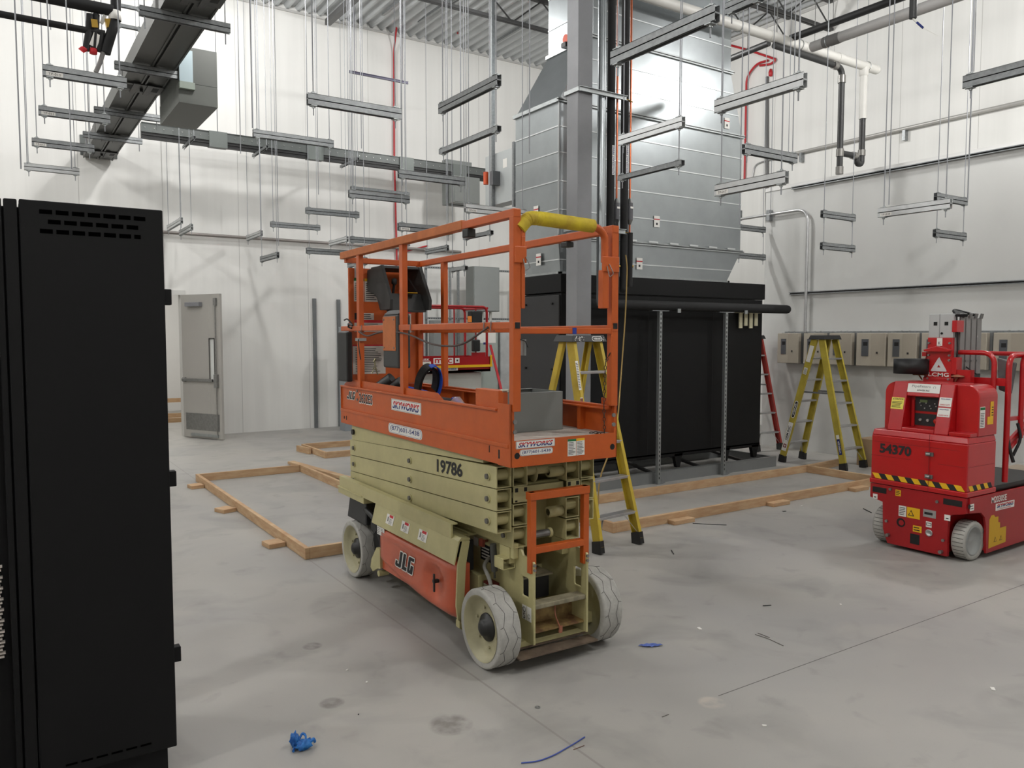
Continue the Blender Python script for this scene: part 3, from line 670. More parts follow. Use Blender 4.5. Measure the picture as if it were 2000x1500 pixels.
for x in (XL, XR):
    op = B().box(x-.022, x+.022, -.018, .022, 1.345, 2.295); op.build('corner_post', M_orange, L, .003)
    en = B().box(x-.016, x+.016, -.0195, -.0185, 2.292, 2.328).cut().box(x-.014, x+.014, -.0215, -.0195, 1.753, 1.783); en.pieces('open_tube_end', M_blk2, L)
# gate: side stiles, sliding bracket, arched top bar, yellow pad, mid bar
gs = B()
gs.box(-.283, -.262, -.02, .02, 1.85, 2.20).box(-.325, -.258, -.028, -.016, 2.07, 2.15); gs.build('gate_stile', M_orange, L, .003)
gs = B().box(.222, .262, -.02, .02, 1.86, 2.06).box(.215, .325, -.028, -.016, 2.05, 2.13); gs.build('gate_stile', M_orange, L, .003)
gb = B().tube(bend([(-.272, 0, 2.12), (-.272, 0, 2.25), (-.19, 0, 2.292), (.20, 0, 2.278), (.248, 0, 2.24), (.248, 0, 2.10)], .06, 8), .02, 12); gb.build('gate_bar', M_orange, L)
pd = B(); pts = bend([(-.285, 0, 2.235), (-.235, 0, 2.292), (-.18, 0, 2.296), (.168, 0, 2.283)], .04, 6); rs = random.Random(3)
pts2 = []
for i in range(len(pts)-1):
    for k in range(4): pts2.append(pts[i].lerp(pts[i+1], k/4))
pts2.append(pts[-1]); pd.tube(pts2, [.033+.0025*rs.random()-(.004 if 14 < i < 17 else 0) for i in range(len(pts2))], 16); pd.build('foam_pad', M_yellowpad, L)
B().beam((-.29, 0, 1.742), (.29, 0, 1.742), .03, .03).build('gate_mid_bar', M_orange, L, .003)
B().box(.03, .055, -.0165, .0165, 1.7255, 1.7585).build('blue_tape', mat('blue_tape', (28, 52, 140), .6), L)
pn_ = B()
for x, z in ((-.265, 2.10), (.255, 2.09)):
    pn_.tube(bend([(x, -.03, z), (x+.014, -.05, z-.05), (x-.01, -.045, z-.07), (x-.015, -.03, z-.01)], .01, 3), .0025, 5).cut()
pn_.pieces('locking_pin', M_steel, L)
hn = B().box(-.262, -.25, -.012, .02, 1.62, 1.70).tube([(-.29, -.02, 1.70), (-.26, -.02, 1.69), (-.245, -.02, 1.66)], .003, 6, 1); hn.build('gate_hinge', [mat('hinge_grey', (134, 136, 134), .4, .5), M_darkm], L)
chn = B(); rs = random.Random(5)
def chain(pts, mat_):
    c_ = B()
    for i in range(len(pts)-1):
        p, q = V3(pts[i]), V3(pts[i+1]); d = (q-p); n = max(1, int(d.length/.02))
        for k in range(n):
            m_ = p+d*((k+.5)/n); u = d.normalized(); v = u.orthogonal().normalized()
            if k % 2: v = u.cross(v)
            c_.tube([m_+u*.012, m_+u*.006+v*.006, m_-u*.006+v*.006, m_-u*.012, m_-u*.006-v*.006, m_+u*.006-v*.006], .0022, 5, closed=True)
    return c_
chain([(.285, -.01, 1.63), (.255, -.005, 1.58), (.25, 0, 1.35), (.255, 0, 1.20), (.22, .02, 1.20), (.25, .05, 1.20), (.2, .06, 1.20)], M_darkm).build('chain', mat('chain_dark', (60, 52, 46), .5, .6), L)
# wiring along the mid rail
wr = B().tube(bend([(XL-.025, 2.0, 1.745), (XL-.025, 1.85, 1.71), (XL-.025, 1.6, 1.745), (XL-.025, 1.2, 1.735), (XL-.025, .85, 1.66), (XL-.025, .5, 1.66), (XL-.025, .22, 1.76)], .2, 10), .006, 6); wr.build('wire', mat('wire_brown', (72, 58, 54), .6), L)
tz = B()
for y in (1.95, 1.48, 1.15, .26, .19): tz.tube([(XL-.024, y, 1.79), (XL-.026, y+.005, 1.74), (XL+.0, y, 1.742)], .003, 5).cut()
tz.pieces('cable_tie', M_gri, L)
# --- rear operator panel + documents + control box
B().box(-.285, .285, PL-.06, PL-.045, 1.35, 2.215).build('rear_panel', M_orange, L, .004)
B().box(.262, .30, PL-.09, PL-.05, 1.2, 2.25).build('rear_stile', M_orange, L, .004)
dc = B(); yp = PL-.0605
def bdec(x, z, w_, h_, n, hdr=None, hh=.02, base=0):
    dc.cut()
    dc.plate((x, yp, z), XD, ZD, w_, h_, .0008, base); 
    if hdr is not None: dc.plate((x, yp, z+h_/2-hh/2), XD, ZD, w_, hh, .0004, hdr, .0007)
    dc.lines((x, yp, z-(hh/2 if hdr is not None else 0)), XD, ZD, w_*.84, (h_-(hh if hdr is not None else 0))*.88, n, 1, .0012, .35)
bdec(-.205, 2.055, .08, .17, 9, 2); bdec(-.105, 2.055, .11, .17, 9, 3); bdec(-.15, 1.86, .12, .05, 3); dc.plate((-.225, yp, 1.86), XD, ZD, .035, .05, .0008, 1)
bdec(-.13, 1.81-.02, .23, .085, 5, 4, .02); bdec(.15, 1.82, .13, .16, 8, 4, .015); bdec(-.13, 1.54, .26, .22, 14, 4, .012)
dc.pieces('panel_decal', [mat('old_paper', (200, 196, 188), .6), M_ink, M_green, M_yel, M_redi], L)
B().box(-.245, -.22, PL-.12, PL-.07, 2.14, 2.24).build('rail_latch', M_galv, L, .004)
# control box: ribbed dark housing tilted on the rail
cbx = B()
for x in (-.14, .16):
    cbx.prism([(2.28, 2.20), (2.02, 2.22), (1.86, 1.97), (1.87, 1.90), (1.94, 1.90), (2.16, 2.02), (2.28, 2.04)], 'x', x-.012, x+.012)
cbx.prism([(1.93, 1.90), (2.10, 1.90), (2.16, 2.0), (2.0, 2.02)], 'x', -.13, .15); cbx.prism([(2.02, 2.20), (2.04, 2.22), (2.26, 2.22), (2.26, 2.19)], 'x', -.13, .15)
for k in range(5): cbx.box(-.125+.012*k*0, .145, 1.9+.02*k, 1.908+.02*k, 1.885, 1.90)
cbx.build('control_box', mat('control_grey', (46, 46, 45), .6, noise=.2, nscale=30), L, .003)
B().lathe((.0, 2.0, 2.02), (0, -.5, 1), [(.001, .035), (.024, .03), (.026, .012), (.018, .0)], 18).build('emergency_stop', mat('stop_red', (196, 40, 50), .3), L)
B().cyl((-.06, 2.02, 2.02), (-.06, 2.0, 2.09), .01, 8).lathe((-.06, 2.0, 2.09), (0, -.1, 1), [(.001, .04), (.02, .03), (.02, 0), (.01, -.01)], 12).build('joystick', M_blk2, L)
B().box(.0, .09, 1.93, 1.99, 2.022, 2.026).build('control_label', M_yel, L)
B().box(.19, .235, 2.2, 2.25, 2.10, 2.16).build('cable_gland', M_blk2, L)
# manual box hung on the left mid rail
mb_ = B().box(-.335, -.245, 1.33, 1.57, 1.51, 1.85); mb_.prism([(-.335, 1.85), (-.29, 1.885), (-.245, 1.85)], 'y', 1.33, 1.57)
mb_.build('manual_box', mat('box_grey', (54, 54, 53), .6), L, .012)
# (flap on the side facing the aisle)
B().box(-.339, -.334, 1.36, 1.56, 1.62, 1.84).build('manual_box_flap', M_tan, L, .004)
bt_ = B()
for (y, z) in ((1.54, 1.64), (1.38, 1.64), (1.54, 1.82), (1.38, 1.82)): bt_.cyl((-.339, y, z), (-.343, y, z), .006, 8).cut()
bt_.pieces('flap_rivet', M_steel, L)
# black box outside at the rear left
B().box(-.37, -.325, 2.14, 2.33, 1.385, 1.745).build('rear_black_box', M_black, L, .01)
hook = B().tube(bend([(-.32, 2.16, 1.80), (-.34, 2.2, 1.84), (-.34, 2.26, 1.83)], .02), .006, 6).tube([( -.33, 2.12, 1.79), (-.35, 2.15, 1.80), (-.34, 2.18, 1.78), (-.33, 2.14, 1.77)], .008, 6); hook.build('lamp_bracket', M_darkm, L)
cl_ = B().box(-.335, -.28, 1.99, 2.06, 1.68, 1.70).tube([(-.335, 2.0, 1.69), (-.345, 1.98, 1.67), (-.34, 1.97, 1.6), (-.33, 1.975, 1.55)], .004, 6, 1); cl_.build('post_clip', [M_galv, M_darkm], L)

# --- things lying in the basket: world placement helper
RL = Matrix.Rotation(math.radians(-1.1), 3, 'Z'); OL = Vector((2.445, 3.204, 0))
def lw(x, y, z): return OL+RL@Vector((x, y, z))
g = thing('grey_enclosure_box', 'open grey sheet metal box standing on the orange lift platform', 'box', lw(.03, .46, 1.195), math.radians(-1.1))
e = B(); w_, d_, h_ = .17, .16, .213
e.box(-w_, w_, -d_, -d_+.004, 0, h_).box(-w_, w_, d_-.004, d_, 0, h_).box(-w_, -w_+.004, -d_, d_, 0, h_).box(w_-.004, w_, -d_, d_, 0, h_).box(-w_, w_, -d_, d_, 0, .004)
e.build('shell', M_grey, g, .001)
B().box(-w_+.004, w_-.004, -d_+.004, -d_+.02, h_-.004, h_).box(-w_+.004, w_-.004, d_-.02, d_-.004, h_-.004, h_).build('rim_flange', mat('enclosure_rim', (150, 152, 150), .5), g)
# safety harness / tool belt
g = thing('tool_belt', 'black and blue padded tool belt lying in the orange lift basket', 'tool belt', lw(-.08, 1.35, 1.195), math.radians(-1.1))
def band(bd, c, rx, rz, wdt, a0, a1, tilt, t=.016, mi=0, n=28):
    c = V3(c); R = Matrix.Rotation(tilt, 3, 'X'); vs = []
    for k in range(n+1):
        a = a0+(a1-a0)*k/n
        for (rr, s) in ((0, -1), (t, -1), (t, 1), (0, 1)):
            vs.append(c+R@Vector((math.cos(a)*(rx+rr), s*wdt/2, math.sin(a)*(rz+rr))))
    fs = []
    for k in range(n):
        for j in range(4): fs.append((k*4+j, k*4+(j+1) % 4, (k+1)*4+(j+1) % 4, (k+1)*4+j))
    bd.add(vs, fs, mi, False)
b1 = B(); band(b1, (-.02, .05, .20), .055, .12, .075, -.3, 3.6, .35, .018); b1.build('padded_loop', M_blk2, g)
b1 = B(); band(b1, (-.02, .0, .20), .07, .135, .045, -.9, 1.9, .35, .006); b1.build('blue_strap', M_blue, g)
b1 = B().box(-.05, .1, -.12, .1, .0, .12); b1.build('pouch', M_black, g, .03, 3)
b1 = B().beam((.1, -.1, .12), (.16, -.24, .02), .05, .012).beam((-.1, .2, .18), (0, .1, .15), .05, .012); b1.build('belt_strap', M_blue, g)
g = thing('power_tool_pouch', 'black pouches with a blue strap piled by the rear left post of the lift', 'pouch', lw(-.2, 1.86, 1.195), math.radians(-1.1))
b1 = B().cyl((-.06, .05, .12), (.04, -.05, .22), .05, 14).cyl((.0, .0, .12), (.08, -.12, .20), .045, 14).box(-.08, .08, -.1, .1, 0, .12); b1.build('pouch_body', M_black, g, .01)
b1 = B().beam((.06, -.1, .18), (.14, -.25, .14), .045, .012); b1.build('strap', M_blue, g)
b1 = B()
for k in range(4): b1.tube([( -.07+.01*k, .06, .26+.03*k), (-.05, .05, .30+.02*k), (-.03-.01*k, .05, .25+.03*k)], .005, 5)
b1.build('steel_hook', mat('hook_brass', (146, 140, 110), .4, .7), g)
o = B().lathe((0, 0, 0), (0, 0, 1), [(.09, 0), (.08, .04), (.05, .11), (.02, .15), (.001, .15)], 12).build('plastic_bag', mat('clear_plastic', (206, 180, 170), .15, alpha=.45)); o.location = lw(-.12, .95, 1.197)
tag(o, 'small clear plastic bag standing on the orange lift deck', 'plastic bag')
o = B().box(-.12, .12, -.08, .08, 0, .03).build('cardboard_tray', mat('pale_card', (206, 200, 186), .7), None, .003); o.location = lw(.12, .9, 1.197); tag(o, 'pale flat cardboard tray on the lift deck behind the grey box', 'tray')
# ================================================================== SERVER RACK (left foreground)
ry = on(346, 1457, 'z', .10).y; rx1 = on(346, 1457, 'z', .10).x
def rxx(px): return on(px, 900, 'y', ry).x
rt_ = on(320, 411, 'y', ry).z
g = thing('server_rack', 'tall black server rack filling the left foreground', 'server rack', (rx1, ry, 0))
M_rack = mat('rack_black', (15, 15, 16), .65, noise=.1, nscale=3, spec=.25)
xa, xb, xc = rxx(56)-rx1, rxx(26)-rx1, rxx(9)-rx1
bd = B().box(xa, 0, 0, .04, .10, rt_); bd.build('side_panel', M_rack, g, .004)
B().box(xb, xa-.006, .002, .05, .06, rt_-.001).build('door_frame', M_rack, g, .004)
B().box(xc, xb-.006, .004, .06, .06, rt_-.001).build('front_door', M_rack, g, .004)
bd = B().box(xa, -.02, .04, .6, rt_-.05, rt_-.01).box(xa, -.02, .56, .6, .1, rt_).box(xa, -.02, .04, .6, .1, .14).box(xa-.1, -.03, .03, .58, .0, .09); bd.build('rack_body', M_rack, g)
sv = B(); pt = (abs(xa)-.11)/7
for r, (n, off) in enumerate(((7, 0), (6, pt*.5), (7, 0))):
    z = rt_-.038-.034*r
    for k in range(n):
        x0 = xa+.06+off+k*pt; sv.box(x0, x0+pt*.78-(pt*.35 if (r == 2 and k == 6) else 0), -.0012, .001, z-.0075, z+.0075)
sv.build('vent_slots', mat('slot_shade_black', (3, 3, 3), .9, spec=0), g)  # thin black plates on the panel stand for the shade inside slots
sv = B()
for k in range(6): x0 = xa+.08+k*pt; sv.box(x0, x0+pt*.75, -.0012, .001, .135, .142)
sv.build('bottom_vent_slots', mat('slot_shade_black', (3, 3, 3)), g)  # black plates again for the shade in the lower slots
for z in (1.74, 1.10, .44):
    zz = {1.74: on(330, 580, 'y', ry).z, 1.10: on(341, 936, 'y', ry).z, .44: on(348, 1280, 'y', ry).z}[z]
    B().box(-.004, .026, .01, .05, zz-.03, zz+.03).build('door_hinge', M_rack, g, .003)
B().cyl((-.06, .05, .0), (-.06, .05, .1), .02, 12).build('levelling_foot', M_darkm, g)
B().box(xc-.6, xa+.0, .065, .08, .1, rt_-.02).build('dark_gap_backing', M_rack, g)  # added dark sheet stops light in the gaps and gives a shaded interior
# cable bundle glimpsed inside the open front
cb = B(); y_ = ry+.03
xl = on(6, 1150, 'y', y_).x-rx1
for k in range(26): cb.box(xl-.10, xl-.004*(k % 3), .03, .05, .90-.013*k, .906-.013*k)
cb.build('patch_cables', mat('cable_white', (206, 196, 188), .5), g)

# ================================================================== AIR HANDLER on its curb
AX0, AX1, AY0, AY1 = 5.08, 8.337, 6.75, 7.56
g = thing('floor_curb', 'low galvanised steel floor curb under the black air handler', 'equipment curb', (AX0, 6.65, 0))
c_ = B().box(0, 3.47, 0, .012, 0, .13).box(0, 3.47, .95, .962, 0, .13).box(0, .012, .012, .95, 0, .13).box(3.458, 3.47, .012, .95, 0, .13).box(0, 3.47, 0, .05, .128, .132).box(0, .05, .05, .95, .128, .132).box(3.42, 3.47, .05, .95, .128, .132)
c_.build('curb_frame', mat('curb_zinc', (150, 153, 153), .45, .6, noise=.08, nscale=3), g)
br = B()
for x in (.5, 1.3, 2.1, 2.9): br.beam((x, .03, .11), (x+.35, .93, .11), .04, .03).cut()
br.pieces('floor_strut', M_black, g)
g = thing('air_handler', 'long black air handling cabinet under the galvanised ducts', 'air handler', (AX0, AY0, 0))
W, D = AX1-AX0, AY1-AY0
B().box(.005, W, .0, D, .30, 2.17).build('body', M_ahu, g, .004)
B().box(-.01, W+.03, -.015, D+.01, 2.18, 2.375).build('top_plenum', M_ahu, g, .004)
B().box(-.02, .003, .01, D-.02, .33, 2.15).build('end_door', mat('end_panel_black', (34, 34, 35), .55), g, .003)
ms = B()
for f in (.39, .72): ms.box(W*f-.003, W*f+.003, -.0012, .002, .32, 2.16)
ms.box(0, W, -.0012, .002, 2.172, 2.18); ms.build('panel_joint', M_blk2, g)
kn = B()
for (y, z) in ((.12, 2.06), (.62, 2.06), (.12, 1.35), (.62, 1.35), (.12, .7), (.62, .7)): kn.cyl((-.02, y, z), (-.04, y, z), .012, 10).cut()
kn.pieces('door_knob', M_blk2, g)
for px in (1217, 1325, 1418, 1480):
    x = on(px, 905, 'y', AY0).x-AX0; x = min(x, W-.09)
    for yy in (0, D-.06):
        B().prism([(x-.07, .30), (x+.07, .30), (x+.025, .133), (x-.025, .133)], 'y', yy, yy+.05).build('leg', M_ahu, g)
B().box(.005, W, 0, .04, .27, .32).box(.005, W, D-.04, D, .27, .32).build('base_rail', M_ahu, g)
hb = B()
for k, px in enumerate((1448, 1458, 1468, 1478)):
    x = on(px, 620, 'y', 6.70).x-AX0; hb.box(x-.032, x+.024, -.05, -.035, 1.84-(.03 if k % 2 == 0 else 0), 2.0).cut()
hb.box(on(1440, 610, 'y', 6.7).x-AX0, on(1485, 610, 'y', 6.7).x-AX0, -.06, -.0, 2.0, 2.012)
hb.pieces('cream_tag', mat('cream_tag_paint', (206, 200, 170), .6), g)
# ================================================================== DUCTWORK
DY, DY1 = 6.80, 7.62
g = thing('supply_duct', 'large galvanised duct stack rising from the black air handler to the roof', 'duct', (AX0, DY, 0))
dd = DY1-DY; ww = 7.95-AX0; zt2 = 4.95; xr = 7.70-AX0; xl = .46
M_seam = mat('duct_seam', (212, 215, 215), .35, .7)
hx0 = .03
hood = B().hexa([(hx0, .0, 2.378), (xr, .0, 2.378), (xr, dd-.18, 2.378), (hx0, dd-.18, 2.378)], [(0, 0, 2.76), (ww, 0, 2.76), (ww, dd, 2.76), (0, dd, 2.76)]); hood.build('lower_hood', M_duct, g)
B().box(0, ww, 0, dd, 2.76, 4.20).build('duct_plenum', M_duct, g)
B().hexa([(0, 0, 4.2), (ww, 0, 4.2), (ww, dd, 4.2), (0, dd, 4.2)], [(xl, 0, zt2), (7.72-AX0, 0, zt2), (7.72-AX0, dd, zt2), (xl, dd, zt2)]).build('transition', M_duct, g)
B().box(xl, 7.72-AX0, 0, dd, zt2, RZ).build('duct_riser', M_duct, g)
fx = B()
def ring(z, x0, x1, nm='flange'):
    b = B(); e = .025
    b.box(x0-e, x1+e, -e, 0, z-.02, z+.02).box(x0-e, x1+e, dd, dd+e, z-.02, z+.02).box(x0-e, x0, 0, dd, z-.02, z+.02).box(x1, x1+e, 0, dd, z-.02, z+.02)
    b.box(x0-e-.02, x1+e+.02, -e-.004, -e, z-.004, z+.004, 1)
    return b.build(nm, [M_galv, M_darkm], g)
ring(4.2, 0, ww); ring(2.77, 0, ww); ring(zt2, xl, 7.72-AX0)
fl2 = B().box(hx0-.03, xr+.03, -.03, 0, 2.378, 2.40).box(hx0-.03, hx0, -.03, dd-.15, 2.378, 2.4).box(xr, xr+.03, -.03, dd-.15, 2.378, 2.4); fl2.build('bottom_flange', M_galv, g)
sm = B()
def seam_f(z, x0, x1): sm.box(x0, x1, -.007, 0, z-.006, z+.006)
def seam_l(z, x): sm.box(x-.007, x, 0, dd, z-.006, z+.006)
for z in (3.06, 3.36, 3.66, 3.93): seam_f(z, 0, ww); seam_l(z, 0)
for z in (5.25, 5.6, 5.95, 6.3, 6.7, 7.1): seam_f(z, xl, 7.72-AX0); seam_l(z, xl)
for f in (.33, .67):
    z = 4.2+(zt2-4.2)*f; sm.box(xl*f, ww+(7.72-AX0-ww)*f, -.006, 0, z-.005, z+.005)
z = 2.53; f = (z-2.378)/(.382); sm.box(hx0*(1-f), xr+(ww-xr)*f, -.006, 0, z-.006, z+.006); sm.box(hx0*(1-f)-.008, hx0*(1-f)+.004, 0, dd-.1, z-.006, z+.006)
for x in (0, ): sm.box(x-.006, x+.01, -.008, 0, 2.79, 4.18)
sm.build('standing_seam', M_seam, g)
clp = B()
for k in range(6): x = .95+.33*k; clp.box(x, x+.14, -.036, -.028, 2.785, 2.805).cut()
clp.pieces('flange_clip', M_seam, g)
stk = B()
def sticker(px, py, pl, v, w=.09, h=.13):
    stk.cut()
    p = on(px, py, pl, v)-Vector((AX0, DY, 0))
    if pl == 'y': stk.plate(p-YD*.0085, XD, ZD, w, h, .0006, 0); stk.plate(p-YD*.0085+ZD*h*.2, XD, ZD, w, h*.1, .0004, 1, .0006); stk.plate(p-YD*.0085-ZD*h*.2, XD, ZD, w*.3, h*.2, .0004, 2, .0006)
    else: stk.plate(p-XD*.0085, LXL, ZD, w, h, .0006, 0); stk.plate(p-XD*.0085+ZD*h*.2, LXL, ZD, w, h*.1, .0004, 1, .0006); stk.plate(p-XD*.0085-ZD*h*.2, LXL, ZD, w*.3, h*.2, .0004, 2, .0006)
sticker(1282, 433, 'y', DY); sticker(1248, 515, 'y', DY); sticker(1419, 241, 'y', DY); sticker(1053, 507, 'x', AX0); sticker(1048, 414, 'x', AX0)
stk.pieces('seam_sticker', [M_white, M_redi, M_ink], g)
# motorised damper on the duct left side
p = on(1106, 78, 'x', 5.45); g = thing('damper_actuator', 'small red actuator on the left side of the duct riser', 'actuator', p)
B().cyl((-.03, -.02, 0), (.05, -.02, .0), .05, 12).box(-.05, .05, -.05, .03, -.09, -.04, 1).build('actuator_body', [mat('actuator_red', (206, 84, 56), .5), M_darkm], g)

# ================================================================== REFRIGERANT PIPES beside the column
yp_ = 6.36
def vx(px, py): return on(px, py, 'y', yp_)
def vpipe(nm, label, px, r, z0, z1, m, cat='pipe', grp=None, parts=None):
    x = vx(px, 400).x; g = thing(nm, label, cat, (x, yp_, 0), 0, grp)
    B().cyl((0, 0, z0), (0, 0, z1), r, 16).build('pipe_run', m, g); return g, x
def zat(px, py): return vx(px, py).z
g, x = vpipe('jacketed_pipe', 'shiny metal jacketed vertical pipe right beside the grey column', 1174, .045, zat(1174, 590), RZ, M_duct)
B().lathe((0, 0, zat(1174, 590)), (0, 0, -1), [(.045, 0), (.04, .03), (.02, .05), (.001, .055)], 16).build('end_cap', M_duct, g)
for (px, lab, pz, end) in ((1192, 'black insulated vertical pipe nearer the grey column', 1193, 555), (1219, 'black insulated vertical pipe farther right of the grey column', 1220, 565)):
    g, x = vpipe('insulated_pipe', lab, px, .042, zat(px, end), RZ, M_insul)
    B().lathe((0, 0, zat(px, end)), (0, 0, -1), [(.042, 0), (.036, .03), (.001, .04)], 16).build('end_cap', M_insul, g)
    dc = B(); z = zat(px, 314); dc.plate((0, -.0425, z), ZD, -XD, .30, .032, .0006, 0); dc.text('REFRIGERANT PIPING', (0, -.0425, z), ZD, -XD, .285, .024, 1, .001, .02); dc.build('pipe_label', [M_white, M_navy], g)
for (px, lab) in ((1204, 'thin copper line between the two black insulated pipes'), (1230, 'thin copper line right of the black insulated pipes')):
    g, x = vpipe('copper_line', lab, px, .011, zat(px, 545), RZ, M_copper)
    z0, z1 = zat(px, 430), zat(px, 397); B().cyl((0, 0, z0), (0, 0, z1), .034, 16).build('filter_drier', mat('drier_grey', (84, 84, 88), .5), g)
    B().lathe((0, 0, z0), (0, 0, -1), [(.034, 0), (.012, .05)], 14).cut().lathe((0, 0, z1), (0, 0, 1), [(.034, 0), (.012, .05)], 14).pieces('drier_cone', M_steel, g)
    B().plate((0, -.0345, z1-.05), XD, ZD, .04, .02, .0006).build('drier_label', M_white, g)
    z2 = zat(px, 520); B().cyl((0, 0, z2-.02), (0, 0, z2+.03), .022, 6).cyl((0, 0, z2), (.05, 0, z2), .014, 8).build('brass_valve', mat('brass', (186, 150, 70), .3, .9), g)
    B().cyl((0, 0, zat(px, 560)), (0, 0, zat(px, 455)), .036, 14).build('insulation_sleeve', M_insul, g)
# strut brackets clamped to the column
for (py, lab) in ((190, 'upper strut bracket clamping the pipes to the grey column'), (452, 'lower strut bracket clamping the pipes to the grey column')):
    z = zat(1190, py); g = thing('pipe_bracket', lab, 'bracket', (4.96, 6.30, z))
    b_ = B().box(0, .62, -.025, 0, .02, .024).box(0, .62, -.025, 0, -.024, -.02).box(0, .62, -.003, 0, -.024, .024); b_.build('strut', M_galv, g)
    b_ = B()
    for px in (1174, 1192, 1204, 1219, 1230): x = vx(px, 400).x-4.96; b_.tube(arc((x, .06, 0), math.pi, 2*math.pi, .047 if px not in (1204, 1230) else .02, XD, YD, 8), .004, 5).cut()
    B().box(-.0, .2, .215, .235, -.02, .02).box(-.012, -.004, -.0, .235, -.02, .02).build('column_clamp', M_galv, g)
    b_.pieces('pipe_clamp', mat('brass', (186, 150, 70)), g)
# tan drain cord hanging to the floor
pA = on(1222, 498, 'y', 6.25); pts = [pA, on(1225, 520, 'y', 6.24), on(1222, 610, 'y', 6.22), on(1214, 720, 'y', 6.1), on(1206, 830, 'y', 5.9), on(1190, 885, 'y', 5.8), on(1170, 935, 'y', 5.75)]
z = pts[-1]; pts.append(Vector((z.x-.1, z.y-.1, .012)))
o = B().tube(bend(pts, .3, 5), .008, 6).build('tan_cord', mat('tan_cord', (150, 124, 70), .7)); tag(o, 'tan cord hanging from the pipes down past the orange lift', 'cord')
# horizontal insulated pipe on two perforated strut posts
z = 2.055; xe = on(1541, 600, 'y', 6.6).x
g = thing('horizontal_insulated_pipe', 'long horizontal black insulated pipe in front of the black cabinet', 'pipe', (5.35, 6.6, z))
b_ = B().cyl((0, 0, 0), (xe-5.4, 0, 0), .056, 20).lathe((xe-5.4, 0, 0), (1, 0, 0), [(.056, 0), (.050, .03), (.03, .05), (.001, .056)], 20).lathe((0, 0, 0), (-1, 0, 0), [(.052, 0), (.03, .04), (.001, .045)], 20); b_.build('insulation', M_insul, g)
for px in (1318, 1449):
    x = on(px, 598, 'y', 6.6).x-5.35; b_ = B().lathe((x-.02, 0, 0), (1, 0, 0), [(.0535, 0), (.055, 0), (.055, .025), (.0535, .025)], 20).box(x-.01, x+.04, -.06, -.045, -.075, -.03, 1); b_.build('pipe_clamp', [M_blk2, M_galv], g)
for px, lab in ((1287, 'perforated strut post nearer the orange lift holding the insulated pipe'), (1415, 'perforated strut post nearer the far ladder holding the insulated pipe')):
    x = on(px, 760, 'y', 6.6).x; g = thing('strut_post', lab, 'strut post', (x, 6.6, 0))
    yy = -.0; b_ = B().box(-.0205, .0205, -.0205, -.018, .008, 1.995).box(-.0205, -.018, -.018, .0205, .008, 1.995).box(.018, .0205, -.018, .0205, .008, 1.995); b_.build('strut', M_galv, g)
    b_ = B()
    for k in range(38): b_.box(-.006, .006, -.0212, -.0205, .06+.051*k, .086+.051*k)
    b_.build('slot_hole', M_blk2, g)
    b_ = B().box(-.14, .12, -.03, .03, 1.995, 2.002).cut().box(-.03, .06, -.026, .045, 0, .008).prism([(.0205, .008), (.1, .008), (.0205, .07)], 'y', -.02, -.014); b_.pieces('post_bracket', M_galvd, g)
